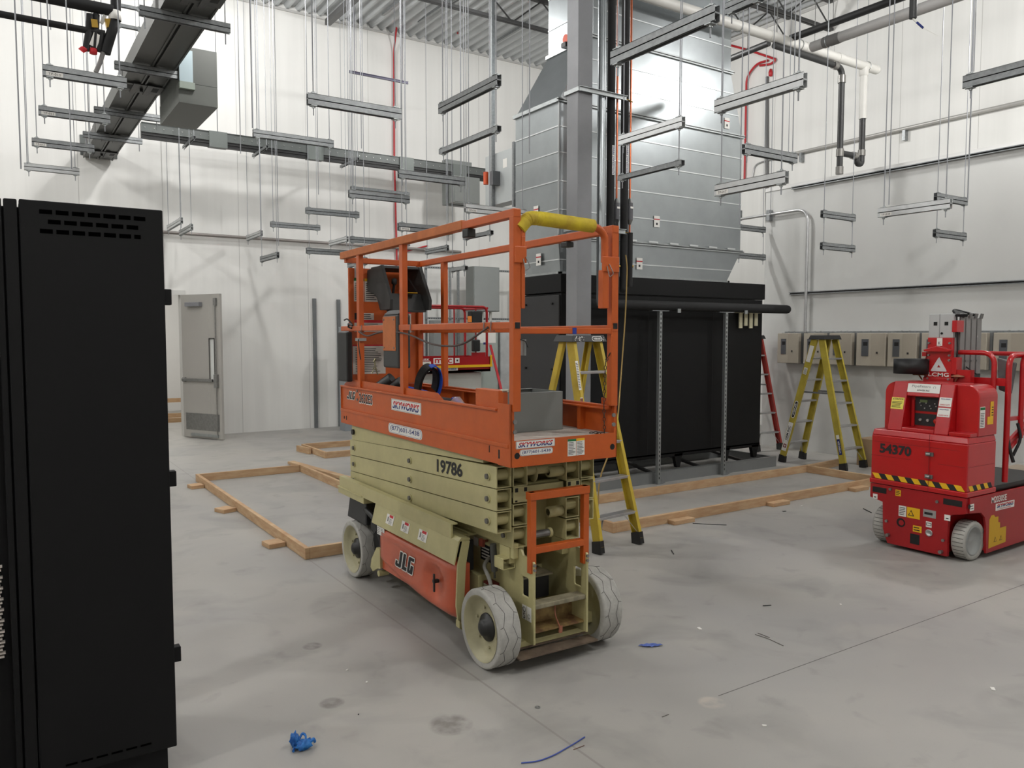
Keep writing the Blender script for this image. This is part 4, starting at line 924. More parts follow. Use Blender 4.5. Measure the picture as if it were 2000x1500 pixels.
# ================================================================== LADDERS
def ladder(nm, label, top, feet_a, feet_b, mrail, h=1.72, steps=5, both=False, captext='WERNER', wtop=.33, wbot=.49, extra=None):
    """top: (x,y); feet_a: midpoint of the stepped side feet; feet_b: midpoint of the rear feet; treads run across"""
    g = thing(nm, label, 'ladder', (top[0], top[1], 0)); T = Vector((0, 0, h-.05)); fa = Vector((feet_a[0]-top[0], feet_a[1]-top[1], 0)); fb = Vector((feet_b[0]-top[0], feet_b[1]-top[1], 0))
    ax = (fa-fb).normalized(); sd = Vector((ax.y, -ax.x, 0))
    for who, ft in ((0, fa), (1, fb)):
        for s in (-1, 1):
            p = T+sd*s*wtop/2+ax*(.05 if who == 0 else -.05); q = ft+sd*s*wbot/2+ZD*.05; dr = (p-q).normalized()
            b_ = B(); wdt = .078 if (who == 0 or both) else .05
            # C-shaped rail: web + two flanges
            nrm = sd*s; fw = dr.cross(nrm).normalized()
            b_.beam(q, p, wdt, .006, nrm)
            for e in (-1, 1): b_.beam(q+fw*e*wdt/2-nrm*.014, p+fw*e*wdt/2-nrm*.014, .006, .032, nrm)
            o = b_.build('rail', mrail, g)
            f = B().hexa([tuple(q+fw*a+nrm*c-ZD*.05) for a, c in ((-.05, -.035), (.05, -.035), (.05, .012), (-.05, .012))], [tuple(q+dr*.05+fw*a+nrm*c) for a, c in ((-.046, -.034), (.046, -.034), (.046, .010), (-.046, .010))]); f.build('rubber_foot', M_black, g)
        for k in range(1, steps+1):
            f = k/(steps+1)+.0; zc = f*(h)-.02
            t = (zc-.05)/(T.z-.05); pc = (ft+ZD*.05).lerp(T+ax*(.05 if who == 0 else -.05), t); ww = wbot+(wtop-wbot)*t-.02
            if who == 0 or both:
                b_ = B().beam(pc-sd*ww/2, pc+sd*ww/2, .085, .022, ZD); b_.build('step', M_alu, g, .003)
            elif k in (1, 2, 3, 4): B().beam(pc-sd*ww/2, pc+sd*ww/2, .012, .028, ZD).build('rear_brace', M_alu, g)
        b_ = B(); zc = (h)/(steps+1)-.02; t = (zc-.05)/(T.z-.05); pc = (ft+ZD*.05).lerp(T, t)
        for s in (-1, 1): b_.beam(pc+sd*s*.12-ZD*.01, (ft+sd*s*(wbot/2-.02)+ZD*.10), .012, .004, ZD).cut()
        b_.pieces('knee_brace', M_alu, g)
    b_ = B(); r1 = T.lerp(fa, .42); r2 = T.lerp(fb, .42); ws = .42*wbot+.58*wtop
    for s in (-1, 1): b_.beam(r1+sd*s*(ws/2-.03), r2+sd*s*(ws/2-.03), .006, .022, ZD).cut()
    b_.pieces('spreader', M_galvd, g)
    cp = B(); C0 = Vector((0, 0, h-.055)); cp.hexa([tuple(C0+sd*a+ax*c) for a, c in ((-.20, -.12), (.20, -.12), (.20, .12), (-.20, .12))], [tuple(C0+ZD*.055+sd*a+ax*c) for a, c in ((-.18, -.10), (.18, -.10), (.18, .10), (-.18, .10))])
    cap = cp.build('top_cap', M_black, g, .004)
    # orient faces
    return g, ax, sd, T, fa, fb, cap
A1, B1_ = fl(1172, 1082), fl(1243, 1062)
fm = (A1+B1_)/2; tp_ = (fm.x-.05, fm.y+.45)
g, ax, sd, T, fa, fb, cap = ladder('step_ladder', 'yellow step ladder with a paint-splashed black top behind the orange lift', tp_, (fm.x, fm.y), (fm.x-.1, fm.y+.92), M_ladder)
# cap writing faces the treads
nrm = ax; xd = Vector((-ax.y, ax.x, 0)); c = Vector((0, 0, 1.72-.03))+ax*.113; up = (ZD*.98-ax*.3).normalized()
d = B(); d.plate(c+xd*.085, xd, up, .12, .042, .0008, 0, .0, .02); d.plate(c+xd*.085, xd, up, .108, .032, .0006, 1, .0008, .0155); d.text('WERNER', c+xd*.085, xd, up, .085, .017, 0, .0018, .03)
rs = random.Random(4)
for k in range(34):
    a = -.13+.06*rs.gauss(0, .7) if k < 26 else .16+.02*rs.gauss(0, .6); a = max(-.18, min(.18, a)); bb = rs.uniform(-.02, .02); w_ = rs.uniform(.003, .014); d.quad(c+xd*a+up*bb, (xd*math.cos(k)+up*math.sin(k)), (up*math.cos(k)-xd*math.sin(k)), w_, w_*.45, 0, .0006+.00003*k)
d.build('cap_marking', [M_white, M_black], cap)
# rail labels
def raillabel(side_pt0, side_pt1, t, n, up_, w_, h_, items):
    pass
p = (T+sd*-.165+ax*.05); q = fa+sd*-.245+ZD*.05
if (p-Vector((0, 0, 0))).x > (T+sd*.165).x: p = (T+sd*.165+ax*.05); q = fa+sd*.245+ZD*.05
dr = (q-p).normalized(); side = -1; nn = ax*1.0; xr_ = xd
d = B()
for (t, w_, h_, kind) in ((.17, .035, .24, 'w'), (.30, .05, .07, 'b'), (.345, .05, .11, 'n')):
    c = p.lerp(q, t)+ax*.044-sd*0
    d.cut().plate(c, xr_, -dr, .03, h_, .0008, 0)
    if kind == 'w': d.lines(c, xr_, -dr, .026, h_*.9, 16, 1, .001, .4)
    if kind == 'b': d.plate(c, xr_, -dr, .03, h_*.8, .0006, 3, .0008)
    if kind == 'n': d.plate(c-xr_*.006, xr_, -dr, .018, h_*.95, .0006, 2, .0008)
d.pieces('rail_label', [M_white, M_ink, M_navy, mat('label_brown', (120, 60, 40))], g)
fA, fB = (fl(1526, 903)+fl(1568, 896))/2, (fl(1647, 917)+fl(1688, 917))/2
M_ladder2 = mat('green_yellow_fibreglass', (184, 166, 62), .5, noise=.2, nscale=8)
g, ax, sd, T, fa, fb, cap = ladder('step_ladder', 'twin-sided yellow step ladder standing by the grey wall boxes', ((fA.x+fB.x)/2, (fA.y+fB.y)/2), (fA.x, fA.y), (fB.x, fB.y), M_ladder2, both=True)
# GEM INC label on the outer web of the left leg facing the camera
sgn = -1 if (sd*-1).dot(Vector((-1, -1, 0))) > 0 else 1
p = T+sd*sgn*.165+ax*.05; q = fa+sd*sgn*.245+ZD*.05; up_ = (p-q).normalized(); n_ = sd*sgn; yv = n_.cross(up_)
if yv.dot(n_) > 5: pass
xv = up_; yv = n_.cross(xv)
d = B(); c = q.lerp(p, .19)+n_*.0035; d.plate(c, xv, yv, .40, .07, .001, 0, .003); d.text('GEM INC', c+xv*.05+yv*.008, xv, yv, .20, .034, 1, .005, .02); d.lines(c+xv*.05-yv*.022, xv, yv, .22, .012, 2, 1, .005, .4)
d.plate(c-xv*.13, xv, yv, .05, .045, .0008, 2, .004); d.plate(c-xv*.13, xv, yv, .025, .02, .0006, 0, .005)
c = q.lerp(p, .42)+n_*.0035; d.cut().plate(c, xv, yv, .24, .05, .001, 0, .003, .024); d.plate(c, xv, yv, .22, .036, .0008, 1, .004, .017); d.text('WERNER', c, xv, yv, .17, .02, 0, .0055, .02)
c = q.lerp(p, .74)+n_*.0035; d.cut().plate(c, xv, yv, .09, .05, .001, 0, .003); d.lines(c, xv, yv, .08, .04, 5, 1, .0045)
c = q.lerp(p, .88)+n_*.0035; d.cut().plate(c, xv, yv, .22, .06, .001, 0, .003)
p2_ = T+sd*sgn*.165-ax*.05; q2 = fb+sd*sgn*.245+ZD*.05; up2 = (p2_-q2).normalized(); y2 = n_.cross(up2); c = q2.lerp(p2_, .155)+n_*.0035
d.cut().plate(c, up2, y2, .20, .04, .001, 3, .003); d.text('WERNER', c, up2, y2, .16, .02, 0, .0045, .02); d.plate(c+up2*.13, up2, y2, .05, .04, .001, 0, .003)
d.pieces('rail_label', [M_white, M_ink, mat('crimson', (120, 20, 30), .5), M_navy], g)
rf = fl(1521, 879); M_ladr = mat('red_fibreglass', (158, 52, 44), .5, noise=.12, nscale=8)
ladder('step_ladder', 'red step ladder half hidden behind the black air handler', (9.66, 8.03), (9.62, 7.62), (9.70, 8.45), M_ladr)
# ================================================================== WALL BOXES on the partition
xb_ = 9.90
def by(px): return on(px, 690, 'x', xb_).y
zb0, zb1 = 1.30, 1.755
edges = [(1518, 1558), (1569, 1609), (1619, 1662), (1672, 1729), (1733, 1789), (1799, 1856), (1868, 1926), (1939, 2006)]
names = ['first grey wall box, farthest from the camera behind the far ladder', 'second grey wall box, mostly behind the far ladder left leg', 'third grey wall box, behind the far ladder right leg', 'fourth grey wall box, just right of the far ladder top', 'fifth grey wall box, between the far ladder and the red mast', 'sixth grey wall box, partly hidden by the red lift mast', 'seventh grey wall box, right behind the red lift mast', 'eighth grey wall box, rightmost one at the picture edge']
M_bx = mat('taupe_box', (172, 164, 150), .5, noise=.04, nscale=4); M_bxd = mat('box_window', (82, 84, 88), .35)
for k in range(8):
    y1, y0 = by(edges[k][0]), by(edges[k][1])
    g = thing('wall_box', names[k], 'electrical box', (PX, (y0+y1)/2, (zb0+zb1)/2), 0, 'electrical boxes along the partition wall'); hy_ = (y1-y0)/2; hz_ = (zb1-zb0)/2
    B().box(-.12, 0, -hy_-.03, hy_-.01, -hz_, hz_).build('housing', mat('box_side_grey', (104, 106, 106), .5), g, .003)
    B().box(-.20, -.12, -hy_, hy_, -hz_+.005, hz_-.005).build('cover', M_bx, g, .006)
    B().box(-.204, -.20, -hy_+.005, hy_*-.05, -hz_+.01, hz_-.01).build('door_panel', mat('taupe_box_door_shaded', (160, 152, 138), .5), g, .002)  # door half toned darker than the cover to carry its shading
    B().box(-.207, -.20, hy_*.15, hy_*.62, -.09, .14).box(-.2085, -.2072, hy_*.2, hy_*.5, .05, .1, 1).build('breaker_window', [M_bxd, M_blk2], g)
    B().box(-.212, -.204, -hy_*.5, -hy_*.4, -.055, -.03).build('latch', M_ink, g)
    hk = B()
    for s in (-.25, .3): hk.tube(arc((-.1, hy_*s, hz_+.012), -.6, 3.9, .014, YD, ZD, 7), .0025, 5).cut()
    hk.pieces('lifting_hook', M_steel, g)
o = B().box(PX-.06, PX, by(2100), by(1520), 1.755, 1.775).build('box_rail', M_galvd); tag(o, 'grey strut rail running along the tops of the grey wall boxes', 'strut rail')
# ================================================================== RED MAST LIFT (right): front faces -x
g = R = thing('mast_lift', 'red vertical mast lift with a hazard stripe at the right edge', 'mast lift', (6.04, 2.985, 0))
# local: x away along the chassis, y 0..0.77 towards the back wall
XN = -XD; WD_ = .77
M_red2 = mat('red_cast', (156, 18, 24), .35, noise=.06, nscale=6)
fc = B()
fr_out = [(.0, .385), (.0, .50), (WD_, .50), (WD_, .385), (WD_-.11, .36), (WD_-.12, .14), (WD_-.16, .03), (.13, .03), (.13, .33), (.10, .36), (.03, .375)]
fc.prism(fr_out, 'x', .0, .03); fc.build('chassis_front', M_red2, R)
cs = B(); cs.box(.30, 1.45, .005, WD_-.005, .06, .48).box(.03, .3, .15, WD_-.15, .05, .48).box(.03, .3, .0, WD_, .38, .48)
cs.prism([(.03, .50), (1.45, .50), (1.45, .06), (.30, .04), (.285, .25), (.26, .33), (.20, .37), (.03, .385)], 'y', -.012, .006); cs.build('chassis', M_red2, R, .003)
hl = B()
for (y0, y1, z0, z1) in ((.03, .17, .43, .475), (.63, .75, .43, .475), (.345, .42, .07, .15)): hl.box(-.002, .0, y0, y1, z0, z1).cut()
for (y, z, r) in ((.50, .22, .036),): hl.lathe((-.0005, y, z), (-1, 0, 0), [(.0001, .001), (r, .001)], 24).cut()
hl.lathe((.12-.1, -.0125, .44), (0, -1, 0), [(.0001, .001), (.018, .001)], 20)
hl.pieces('recess', M_blk2, R)  # flat black plates, the shade of the recesses put into their colour
B().lathe((-.002, .495, .22), (-1, 0, 0), [(.0001, .002), (.022, .002)], 20).build('inner_lamp', M_red2, R)
rd = B().lathe((0, .27, .185), (-1, 0, 0), [(.026, 0), (.028, .008), (.018, .008), (.016, .002), (.001, .002)], 22); rd.build('grey_socket', M_alu, R)
bo = B()
for (y, z) in ((.595, .475), (.215, .44), (.62, .21), (.16, .15)): bo.cyl((0, y, z), (-.012, y, z), .012, 8).cut()
for (y, z) in ((.60, .10), (.17, .06)): bo.cyl((0, y, z), (-.03, y, z), .014, 10).cut()
bo.pieces('bolt', M_steel, R)
dc = B(); UY = -YD
def rdec(y, z, w_, h_, mi, n=0, ink=2): 
    dc.cut()
    dc.plate((-.001, y, z), UY, ZD, w_, h_, .0008, mi)
    if n: dc.lines((-.002, y, z), UY, ZD, w_*.8, h_*.8, n, ink, .0008)
rdec(.49, .315, .062, .085, 0, 5); rdec(.40, .315, .105, .085, 1); rdec(.53, .455, .045, .05, 1, 3); rdec(.725, .395, .04, .04, 0); rdec(.135, .33, .045, .045, 0); rdec(.365, .195, .07, .05, 1, 2); rdec(.272, .335, .10, .06, 3, 1); rdec(.275, .25, .045, .045, 0)
dc.prism([(.443, .29), (.393, .29), (.418, .338)], 'x', -.0026, -.002, 2); dc.prism([(.434, .295), (.402, .295), (.418, .326)], 'x', -.0030, -.0026, 1)
dc.text('!', (-.0035, .425, .31), UY, ZD, .006, .03, 1); dc.box(-.0025, -.002, .255, .295, .24, .262, 2).box(-.003, -.0025, .259, .291, .244, .258, 0)
dc.box(-.0025, -.002, .715, .735, .385, .393, 2).box(-.0025, -.002, .125, .145, .32, .328, 2)
dc.cut(); dc.pieces('front_decal', [M_white, M_yel, M_ink, M_alu], R)
# side decals (facing -y)
dc = B(); dc.text('M2030SE', (.47, -.0125, .45), XD, ZD, .24, .05, 0, .0015, .02); dc.cut(); dc.plate((.57, -.0125, .385), XD, ZD, .30, .055, .0008, 0, 0, .004); dc.text('SKYWORKS', (.57, -.0125, .392), XD, ZD, .27, .03, 3, .002, .03, .3, split=2); dc.lines((.57, -.0125, .368), XD, ZD, .25, .008, 1, 2, .002)
dc.cut(); dc.plate((.06, -.0125, .43), XD, ZD, .06, .05, .0008, 0); dc.lines((.06, -.0125, .43), XD, ZD, .05, .04, 2, 4, .001, .3)
dc.cut(); dc.prism([(.33, .30), (.36, .33), (.40, .33), (.42, .31), (.47, .31), (.47, .265), (.50, .26), (.50, .215), (.60, .215), (.60, .09), (.33, .075)], 'y', -.0135, -.0125, 1)
for x in (.43, .52):
    dc.prism([(x-.022, .115), (x+.022, .115), (x, .155)], 'y', -.0145, -.0137, 4); dc.prism([(x-.015, .119), (x+.015, .119), (x, .146)], 'y', -.0152, -.0147, 1)
dc.pieces('side_decal', [M_white, mat('ochre_label', (200, 156, 30), .6), M_redi, M_navy, M_ink], R)
def wheel2(y, s):
    t = B(); r = .152; wd = .11; c = Vector((.17, y, r)); t.lathe(c, (0, s, 0), [(r*.74, wd/2-.012), (r*.93, wd/2), (r, wd/2-.02), (r, -wd/2+.01), (r*.9, -wd/2), (.01, -wd/2)], 40)
    for k in range(30):
        a = 2*math.pi*k/30; p = c+Vector((math.cos(a)*(r+.0005), s*.01, math.sin(a)*(r+.0005))); t.tube([p+Vector((0, -s*.05, 0)), p+Vector((math.cos(a+.07)*0, s*.03, 0))], .0022, 4, 1)
    o = t.build('wheel', [M_tyre, M_groove], R)
    B().lathe(c, (0, s, 0), [(r*.76, wd/2-.01), (r*.7, wd/2-.004), (r*.66, wd/2-.02), (.02, wd/2-.026), (.001, wd/2-.02)], 36).build('rim', mat('rim_grey', (152, 154, 152), .5, noise=.1, nscale=10), o)
wheel2(.065, -1); wheel2(WD_-.065, 1)
B().box(.45, 1.42, .03, WD_-.03, .50, .515).build('deck_plate', M_darkm, R)
# battery/console cover
M_redc = mat('red_moulding', (176, 16, 22), .3, noise=.04, nscale=4, coat=.35)
cv = B()
cv.box(-.008, .43, -.008, WD_+.008, .505, .545).box(.0, .42, .0, WD_, .545, .905)
cv.hexa([(.0, 0, .905), (.42, 0, .905), (.42, WD_, .905), (.0, WD_, .905)], [(.015, .01, .955), (.41, .01, .955), (.41, WD_-.01, .955), (.015, WD_-.01, .955)])
cv.build('cover', M_redc, R, .008, 3)
jn = B().box(-.0085, -.007, .285, .289, .5, .955).cut().box(-.001, .0, .06, WD_-.02, .85, .853).cut().box(-.0008, .001, .43, WD_, .735, .738).cut().box(-.0008, .001, .02, .22, .73, .733).cut().box(.01, .40, -.0008, .001, .73, .733); jn.pieces('cover_seam', mat('dark_red_seam', (120, 10, 16), .5), R)
# console (sloped upper moulding)
cn = B(); zt_ = 1.345
def cons(y0, y1, xf0, xf1): cn.hexa([(xf0, y0, .955), (.41, y0, .955), (.41, y1, .955), (xf0, y1, .955)], [(xf1, y0+.0, zt_), (.40, y0, zt_), (.40, y1, zt_), (xf1, y1, zt_)])
cons(.17, .28, .03, .12); cons(.54, .66, .03, .12)
cn.hexa([(.16, .28, .955), (.41, .28, .955), (.41, .54, .955), (.16, .54, .955)], [(.16, .28, zt_), (.40, .28, zt_), (.40, .54, zt_), (.16, .54, zt_)])
cn.hexa([(.095, .28, 1.235), (.17, .28, 1.235), (.17, .54, 1.235), (.095, .54, 1.235)], [(.12, .28, zt_), (.17, .28, zt_), (.17, .54, zt_), (.12, .54, zt_)])
cn.hexa([(.03, .28, .955), (.17, .28, .955), (.17, .54, .955), (.03, .54, .955)], [(.035, .28, .985), (.17, .28, .985), (.17, .54, .985), (.035, .54, .985)])
cn.build('console', M_redc, R, .006, 2)
# rounded cheeks
ck = B()
for (y0, y1) in ((.0, .17), (.66, .745)):
    prof = [(.06, .955), (.06, 1.0)] if False else []
    n = 8; poly = [(.13, 1.0)] ; 
    pts = [(y0, .955)]+[(y0+(y1-y0)*0+ (.09 if y0 == 0 else 0)*(1-math.cos(math.pi/2*k/n)) if y0 == 0 else y0, 1.25+.09*math.sin(math.pi/2*k/n)) for k in range(n+1)]
    if y0 == 0: pts += [(y1, zt_-.005), (y1, .955)]
    else: pts = [(y0, .955), (y0, 1.34)]+[(y1-.09+.09*math.sin(math.pi/2*k/n), 1.25+.09*math.cos(math.pi/2*k/n)) for k in range(n+1)]+[(y1, .955)]
    B().prism(pts, 'x', .14, .42).build('side_cheek', M_redc, R, .006, 2)
B().box(.03, .14, .005, .165, .955, .985).build('pocket_ledge', M_redc, R, .006)
pnl = B().box(.153, .158, .285, .50, 1.115, 1.225).cut().box(.153, .158, .285, .50, 1.0, 1.095); pnl.pieces('control_panel', M_ink, R)
kn = B(); rs = random.Random(8)
for k in range(9): kn.cyl((.153, .30+.02*k+(.01 if k % 2 else 0), 1.14+.02*(k % 3)), (.148, .30+.02*k+(.01 if k % 2 else 0), 1.14+.02*(k % 3)), .005, 8).cut()
for y in (.45, .39): kn.cyl((.153, y, 1.045), (.14, y, 1.045), .011, 10).cut()
kn.pieces('panel_button', M_alu, R)
B().box(.150, .153, .40, .46, 1.185, 1.205).build('display', mat('lcd_green', (92, 110, 70), .3), R)
B().lathe((.15, .31, 1.045), (-1, 0, 0), [(.012, 0), (.024, .02), (.02, .035), (.001, .038)], 18).build('stop_button', mat('stop_orange', (200, 50, 34), .4), R)
B().box(.14, .155, .50, .52, .99, 1.2).build('lock_bar', M_redc, R)
# slanted-face decals
def sp(y, z): t = (z-.955)/(zt_-.955); return Vector((.03+.09*t-.001, y, z))
up = Vector((.09, 0, zt_-.955)).normalized(); dc = B()
def sd_(y, z, w_, h_, mi): dc.cut(); dc.plate(sp(y, z), UY, up, w_, h_, .0008, mi); return sp(y, z)
c = sp(.41, 1.30); dc.plate(c-XD*.0005, UY, up, .26, .07, .0008, 0); dc.text('Pipefitters', c+UY*-.02+up*.012, UY, up, .15, .026, 4, .002); dc.text('LOWER INC', c-up*.018, UY, up, .10, .014, 3, .002, .02); dc.lathe(c+UY*.085+up*.01-XD*.0015, (-.97, 0, .2), [(.008, 0), (.010, 0)], 14, 3)
c = sd_(.605, 1.17, .105, .095, 1); dc.text('ATTENTION', c+up*.034, UY, up, .09, .015, 3, .0015, .03); dc.lines(c-up*.01, UY, up, .09, .055, 5, 3, .0015)
for z in (1.205, 1.125):
    c = sd_(.225, z, .095, .07, 0); dc.text('REQUIRED', c+up*.022, UY, up, .07, .010, 5, .0015, .02); dc.text('HARD HATS', c-up*.022, UY, up, .075, .010, 2, .0015, .02)
dc.pieces('console_decal', [M_white, mat('pale_yellow', (232, 218, 90), .5), M_redi, M_ink, M_gri, M_navy], R)
dc = B(); dc.text('54370', (-.0015, .565, .80), UY, ZD, .265, .08, 0, .0015, .04); dc.build('fleet_number', M_ink, R)
# hazard stripe
hz_ = B(); w_ = .055; z0, z1 = .548, .590
def stripe(s0, s1, mk, mk2):
    n = int(round((s1-s0)/w_)); 
    for k in range(n):
        a, b_ = s0+k*w_, s0+(k+1)*w_; lo = [mk(a+.03, z0), mk(b_+.03, z0), mk(b_, z1), mk(a, z1)]; hi = [mk2(q) for q in lo]; hz_.add(lo+hi, [(3, 2, 1, 0), (4, 5, 6, 7), (0, 1, 5, 4), (1, 2, 6, 5), (2, 3, 7, 6), (3, 0, 4, 7)], k % 2)
stripe(.0, .715, lambda s, z: (.002, WD_-.012-s, z), lambda q: (-.002, q[1], q[2])); stripe(.02, .35, lambda s, z: (s, .002, z), lambda q: (q[0], -.002, q[2]))
hz_.build('hazard_stripe', [M_yel, M_ink], R)
lt = B()
for z in (.80, .625):
    lt.box(-.012, 0, .255, .315, z-.015, z+.015).cyl((-.02, .30, z), (-.02, .27, z), .012, 10).cut()
lt.pieces('latch', M_steel, R)
dc = B(); dc.plate((.19, -.001, 1.10), XD, ZD, .075, .16, .0008, 0, 0, .006); dc.plate((.19, -.001, 1.165), XD, ZD, .07, .02, .0006, 1, .0008); dc.lines((.19, -.001, 1.08), XD, ZD, .06, .11, 9, 2, .0012); dc.cut(); dc.plate((.33, -.001, 1.13), XD, ZD, .05, .17, .0008, 3); dc.plate((.31, -.001, 1.07), XD, ZD, .09, .06, .0006, 3, .0004); dc.lines((.34, -.001, 1.14), XD, ZD, .03, .08, 4, 2, .0012)
dc.pieces('cheek_decal', [M_white, M_green, M_ink, M_yel], R)
# mast
mx, my = .53, .50; 
ms = B(); ms.box(mx, mx+.42, my-.10, my+.10, .515, 1.84)
for k in range(4): ms.box(mx+.06+.09*k, mx+.13+.09*k, my-.115, my-.10, .9, 1.90-.012*k)
ms.build('mast', mat('mast_alu', (148, 146, 144), .4, .6, noise=.1, nscale=10, stretch=(1, 1, .1)), R, .004)
hd = B().box(mx-.03, mx+.02, my-.10, my+.10, 1.70, 1.895); hd.build('mast_head', mat('head_grey', (186, 188, 188), .4, .3), R, .003)
B().box(mx-.0315, mx-.03, my+.03, my+.06, 1.80, 1.83).cut().box(mx-.0315, mx-.03, my-.06, my-.03, 1.80, 1.83).cut().cyl((mx-.03, my-.01, 1.735), (mx-.034, my-.01, 1.735), .01, 10).cut().box(mx-.031, mx-.03, my+.009, my+.011, 1.70, 1.895).pieces('head_opening', M_blk2, R)
fp = B().box(mx-.04, mx, my-.10, my+.10, 1.34, 1.70).box(mx-.05, mx+.02, my-.125, my+.125, 1.30, 1.368); fp.prism([(my-.11, 1.60), (my, 1.63), (my+.11, 1.60), (my+.10, 1.585), (my-.10, 1.585)], 'x', mx-.09, mx-.04)
fp.build('mast_front_plate', M_redc, R, .003)
bo = B()
for z in (1.655, 1.555, 1.515, 1.36):
    for s in (-.085, .085): bo.cyl((mx-.04, my+s, z), (mx-.055, my+s, z), .009, 8).cut()
bo.pieces('mast_bolt', M_steel, R)
dc = B(); xm = mx-.0412
# triangular three-bar emblem
def tri(ang):
    c_ = Vector((0, my-.0, 1.455)); out = []
    R0 = .08
    P = [Vector((math.cos(math.radians(a)), math.sin(math.radians(a))))*R0 for a in (90, 210, 330)]
    i = ang; a, b_ = P[i], P[(i+1) % 3]; cc = P[(i+2) % 3]
    u = (b_-a).normalized(); n_ = Vector((-u.y, u.x)); 
    if n_.dot(-a) < 0: n_ = -n_
    t = .034; poly = [a+u*.008, b_-u*.004, b_+(cc-b_).normalized()*t*1.1-u*.002, a+u*.05+n_*t*.95]
    return [(my-q.x, 1.462+q.y) for q in poly]
for i in range(3):
    dc.prism(tri(i), 'x', xm-.0012-.0003*i, xm, 0)
dc.cut(); dc.text('LCMG', (xm, my, 1.395), UY, ZD, .17, .032, 1, .0015, .018); dc.cut(); dc.plate((xm, my, 1.665), UY, ZD, .045, .065, .0008, 1); dc.text('K', (xm-.001, my, 1.655), UY, ZD, .02, .025, 2, .001)
dc.pieces('emblem', [mat('emblem_silver', (206, 208, 208), .4), M_white, M_ink], R)
ca = B()
for k in range(7): ca.tube(bend([(mx-.0+.05*k*.3, my-.11-.005*k, 1.88), (mx+.1+.03*k, my-.02+.01*k, 1.935), (mx+.36, my-.09+.01*k, 1.885)], .2, 8), .012, 8)
ca.tube([(mx-.0, my-.11, 1.88), (mx+.02, my-.115, 1.6), (mx+.0, my-.112, 1.42)], .006, 6); ca.build('cable_bundle', M_blk2, R)
ft = B()
for k in range(4): ft.cyl((mx+.10+.09*k, my-.12, 1.86), (mx+.10+.09*k, my-.13, 1.90), .014, 8).cut().box(mx+.06+.09*k, mx+.12+.09*k, my-.119, my-.114, 1.50, 1.515).cut()
ft.pieces('chain_anchor', M_steel, R)
B().box(mx-.05, mx+.06, my-.14, my-.10, 1.745, 1.84).cut().box(mx-.04, mx+.05, my-.14, my-.10, 1.40, 1.54).pieces('roller_bracket', M_redc, R, .003)
tr = B()
for s in (-.16, .16): tr.lathe((mx-.05, my+s, 1.385), (0, 0, 1), [(.05, 0), (.045, .008), (.001, .018)], 14).cyl((mx-.04, my+s*.85, 1.345), (mx-.05, my+s, 1.385), .006, 6).cut()
tr.pieces('rusty_disc', mat('rusty_disc', (140, 84, 60), .7), R)
bb = B().lathe((mx-.06, my+.22, 1.395), (0, 0, 1), [(.001, .0), (.14, .0), (.14, .125), (.07, .125), (.06, .11), (.001, .11)], 30); bb.box(mx-.06, mx+.1, my+.08, my+.30, 1.395, 1.52); bb.build('black_drum_bumper', M_black, R)
B().tube(arc((mx+.05, my+.12, 1.48), math.pi/2, math.pi*1.2, .08, YD, ZD, 8), .014, 8).build('lift_eye', M_redc, R)
# platform basket rails (hoops) behind the console
bk = B()
def hoop(x0, y0, x1, y1, z0, z1, r=.02): bk.tube(bend([(x0, y0, z0), (x0, y0, z1), (x1, y1, z1), (x1, y1, z0)], .1, 8), r, 12)
hoop(.60, .12, .60, .66, 1.0, 1.58); hoop(.62, .02, 1.25, .02, .56, 1.56, .022); hoop(.80, .0, .80, -.35, .9, 1.585, .02)
hoop(1.30, .1, 1.30, .66, .56, 1.56)
bk.beam((.62, .02, 1.06), (1.25, .02, 1.06), .03, .03).beam((.62, .02, .80), (1.0, .02, 1.0), .03, .03).beam((.62, .02, 1.35), (.62, .66, 1.35), .03, .06).beam((.62, .02, .86), (1.25, .02, 1.16), .025, .025)
bk.beam((.55, .66, 1.56), (1.3, .66, 1.56), .035, .035)
B().box(.45, 1.42, .02, .72, .516, .545).build('platform_floor', M_darkm, R)
bk.box(.50, .56, .25, .38, 1.34, 1.44)
bk.build('basket', M_redc, R)
bh = B().tube(bend([(.70, .3, 1.40), (.70, .42, 1.48), (.70, .6, 1.48), (.70, .66, 1.40)], .03), .006, 6).box(.66, .86, .35, .62, 1.30, 1.40).cut().tube(bend([(.66, .04, 1.02), (.62, .0, .85), (.66, -.02, .72)], .1), .014, 8).cut().tube(bend([(.75, .0, 1.02), (.78, -.02, .9), (.74, .02, .76)], .1), .012, 8)
bh.pieces('control_pendant', M_black, R)
B().prism([(.02, 1.50), (.16, 1.54), (.14, 1.28), (.05, 1.25)], 'x', .72, .76).build('grey_seat_bag', mat('bag_grey', (96, 96, 96), .7), R, .01)
g = thing('wrapped_carton', 'plastic-wrapped cardboard carton standing on the floor behind the red mast lift', 'carton', (9.0, 4.55, 0))
pc = on(1965, 930, 'x', RZ); g.location = (8.3, pc.y, 0)
B().box(-.3, .3, -.45, .4, .0, .42).build('carton_body', mat('cardboard', (160, 136, 106), .7, noise=.1, nscale=5), g, .006)
B().box(-.31, .31, -.46, .41, .18, .43).build('plastic_wrap', mat('stretch_film', (200, 196, 186), .15, alpha=.35), g)
p = fl(1700, 912); g = thing('cardboard_box', 'brown cardboard box behind the right leg of the far ladder', 'carton', (p.x+.15, p.y, 0))
B().box(-.15, .15, -.25, .2, 0, .36).build('carton_body', mat('cardboard', (160, 136, 106)), g, .005)

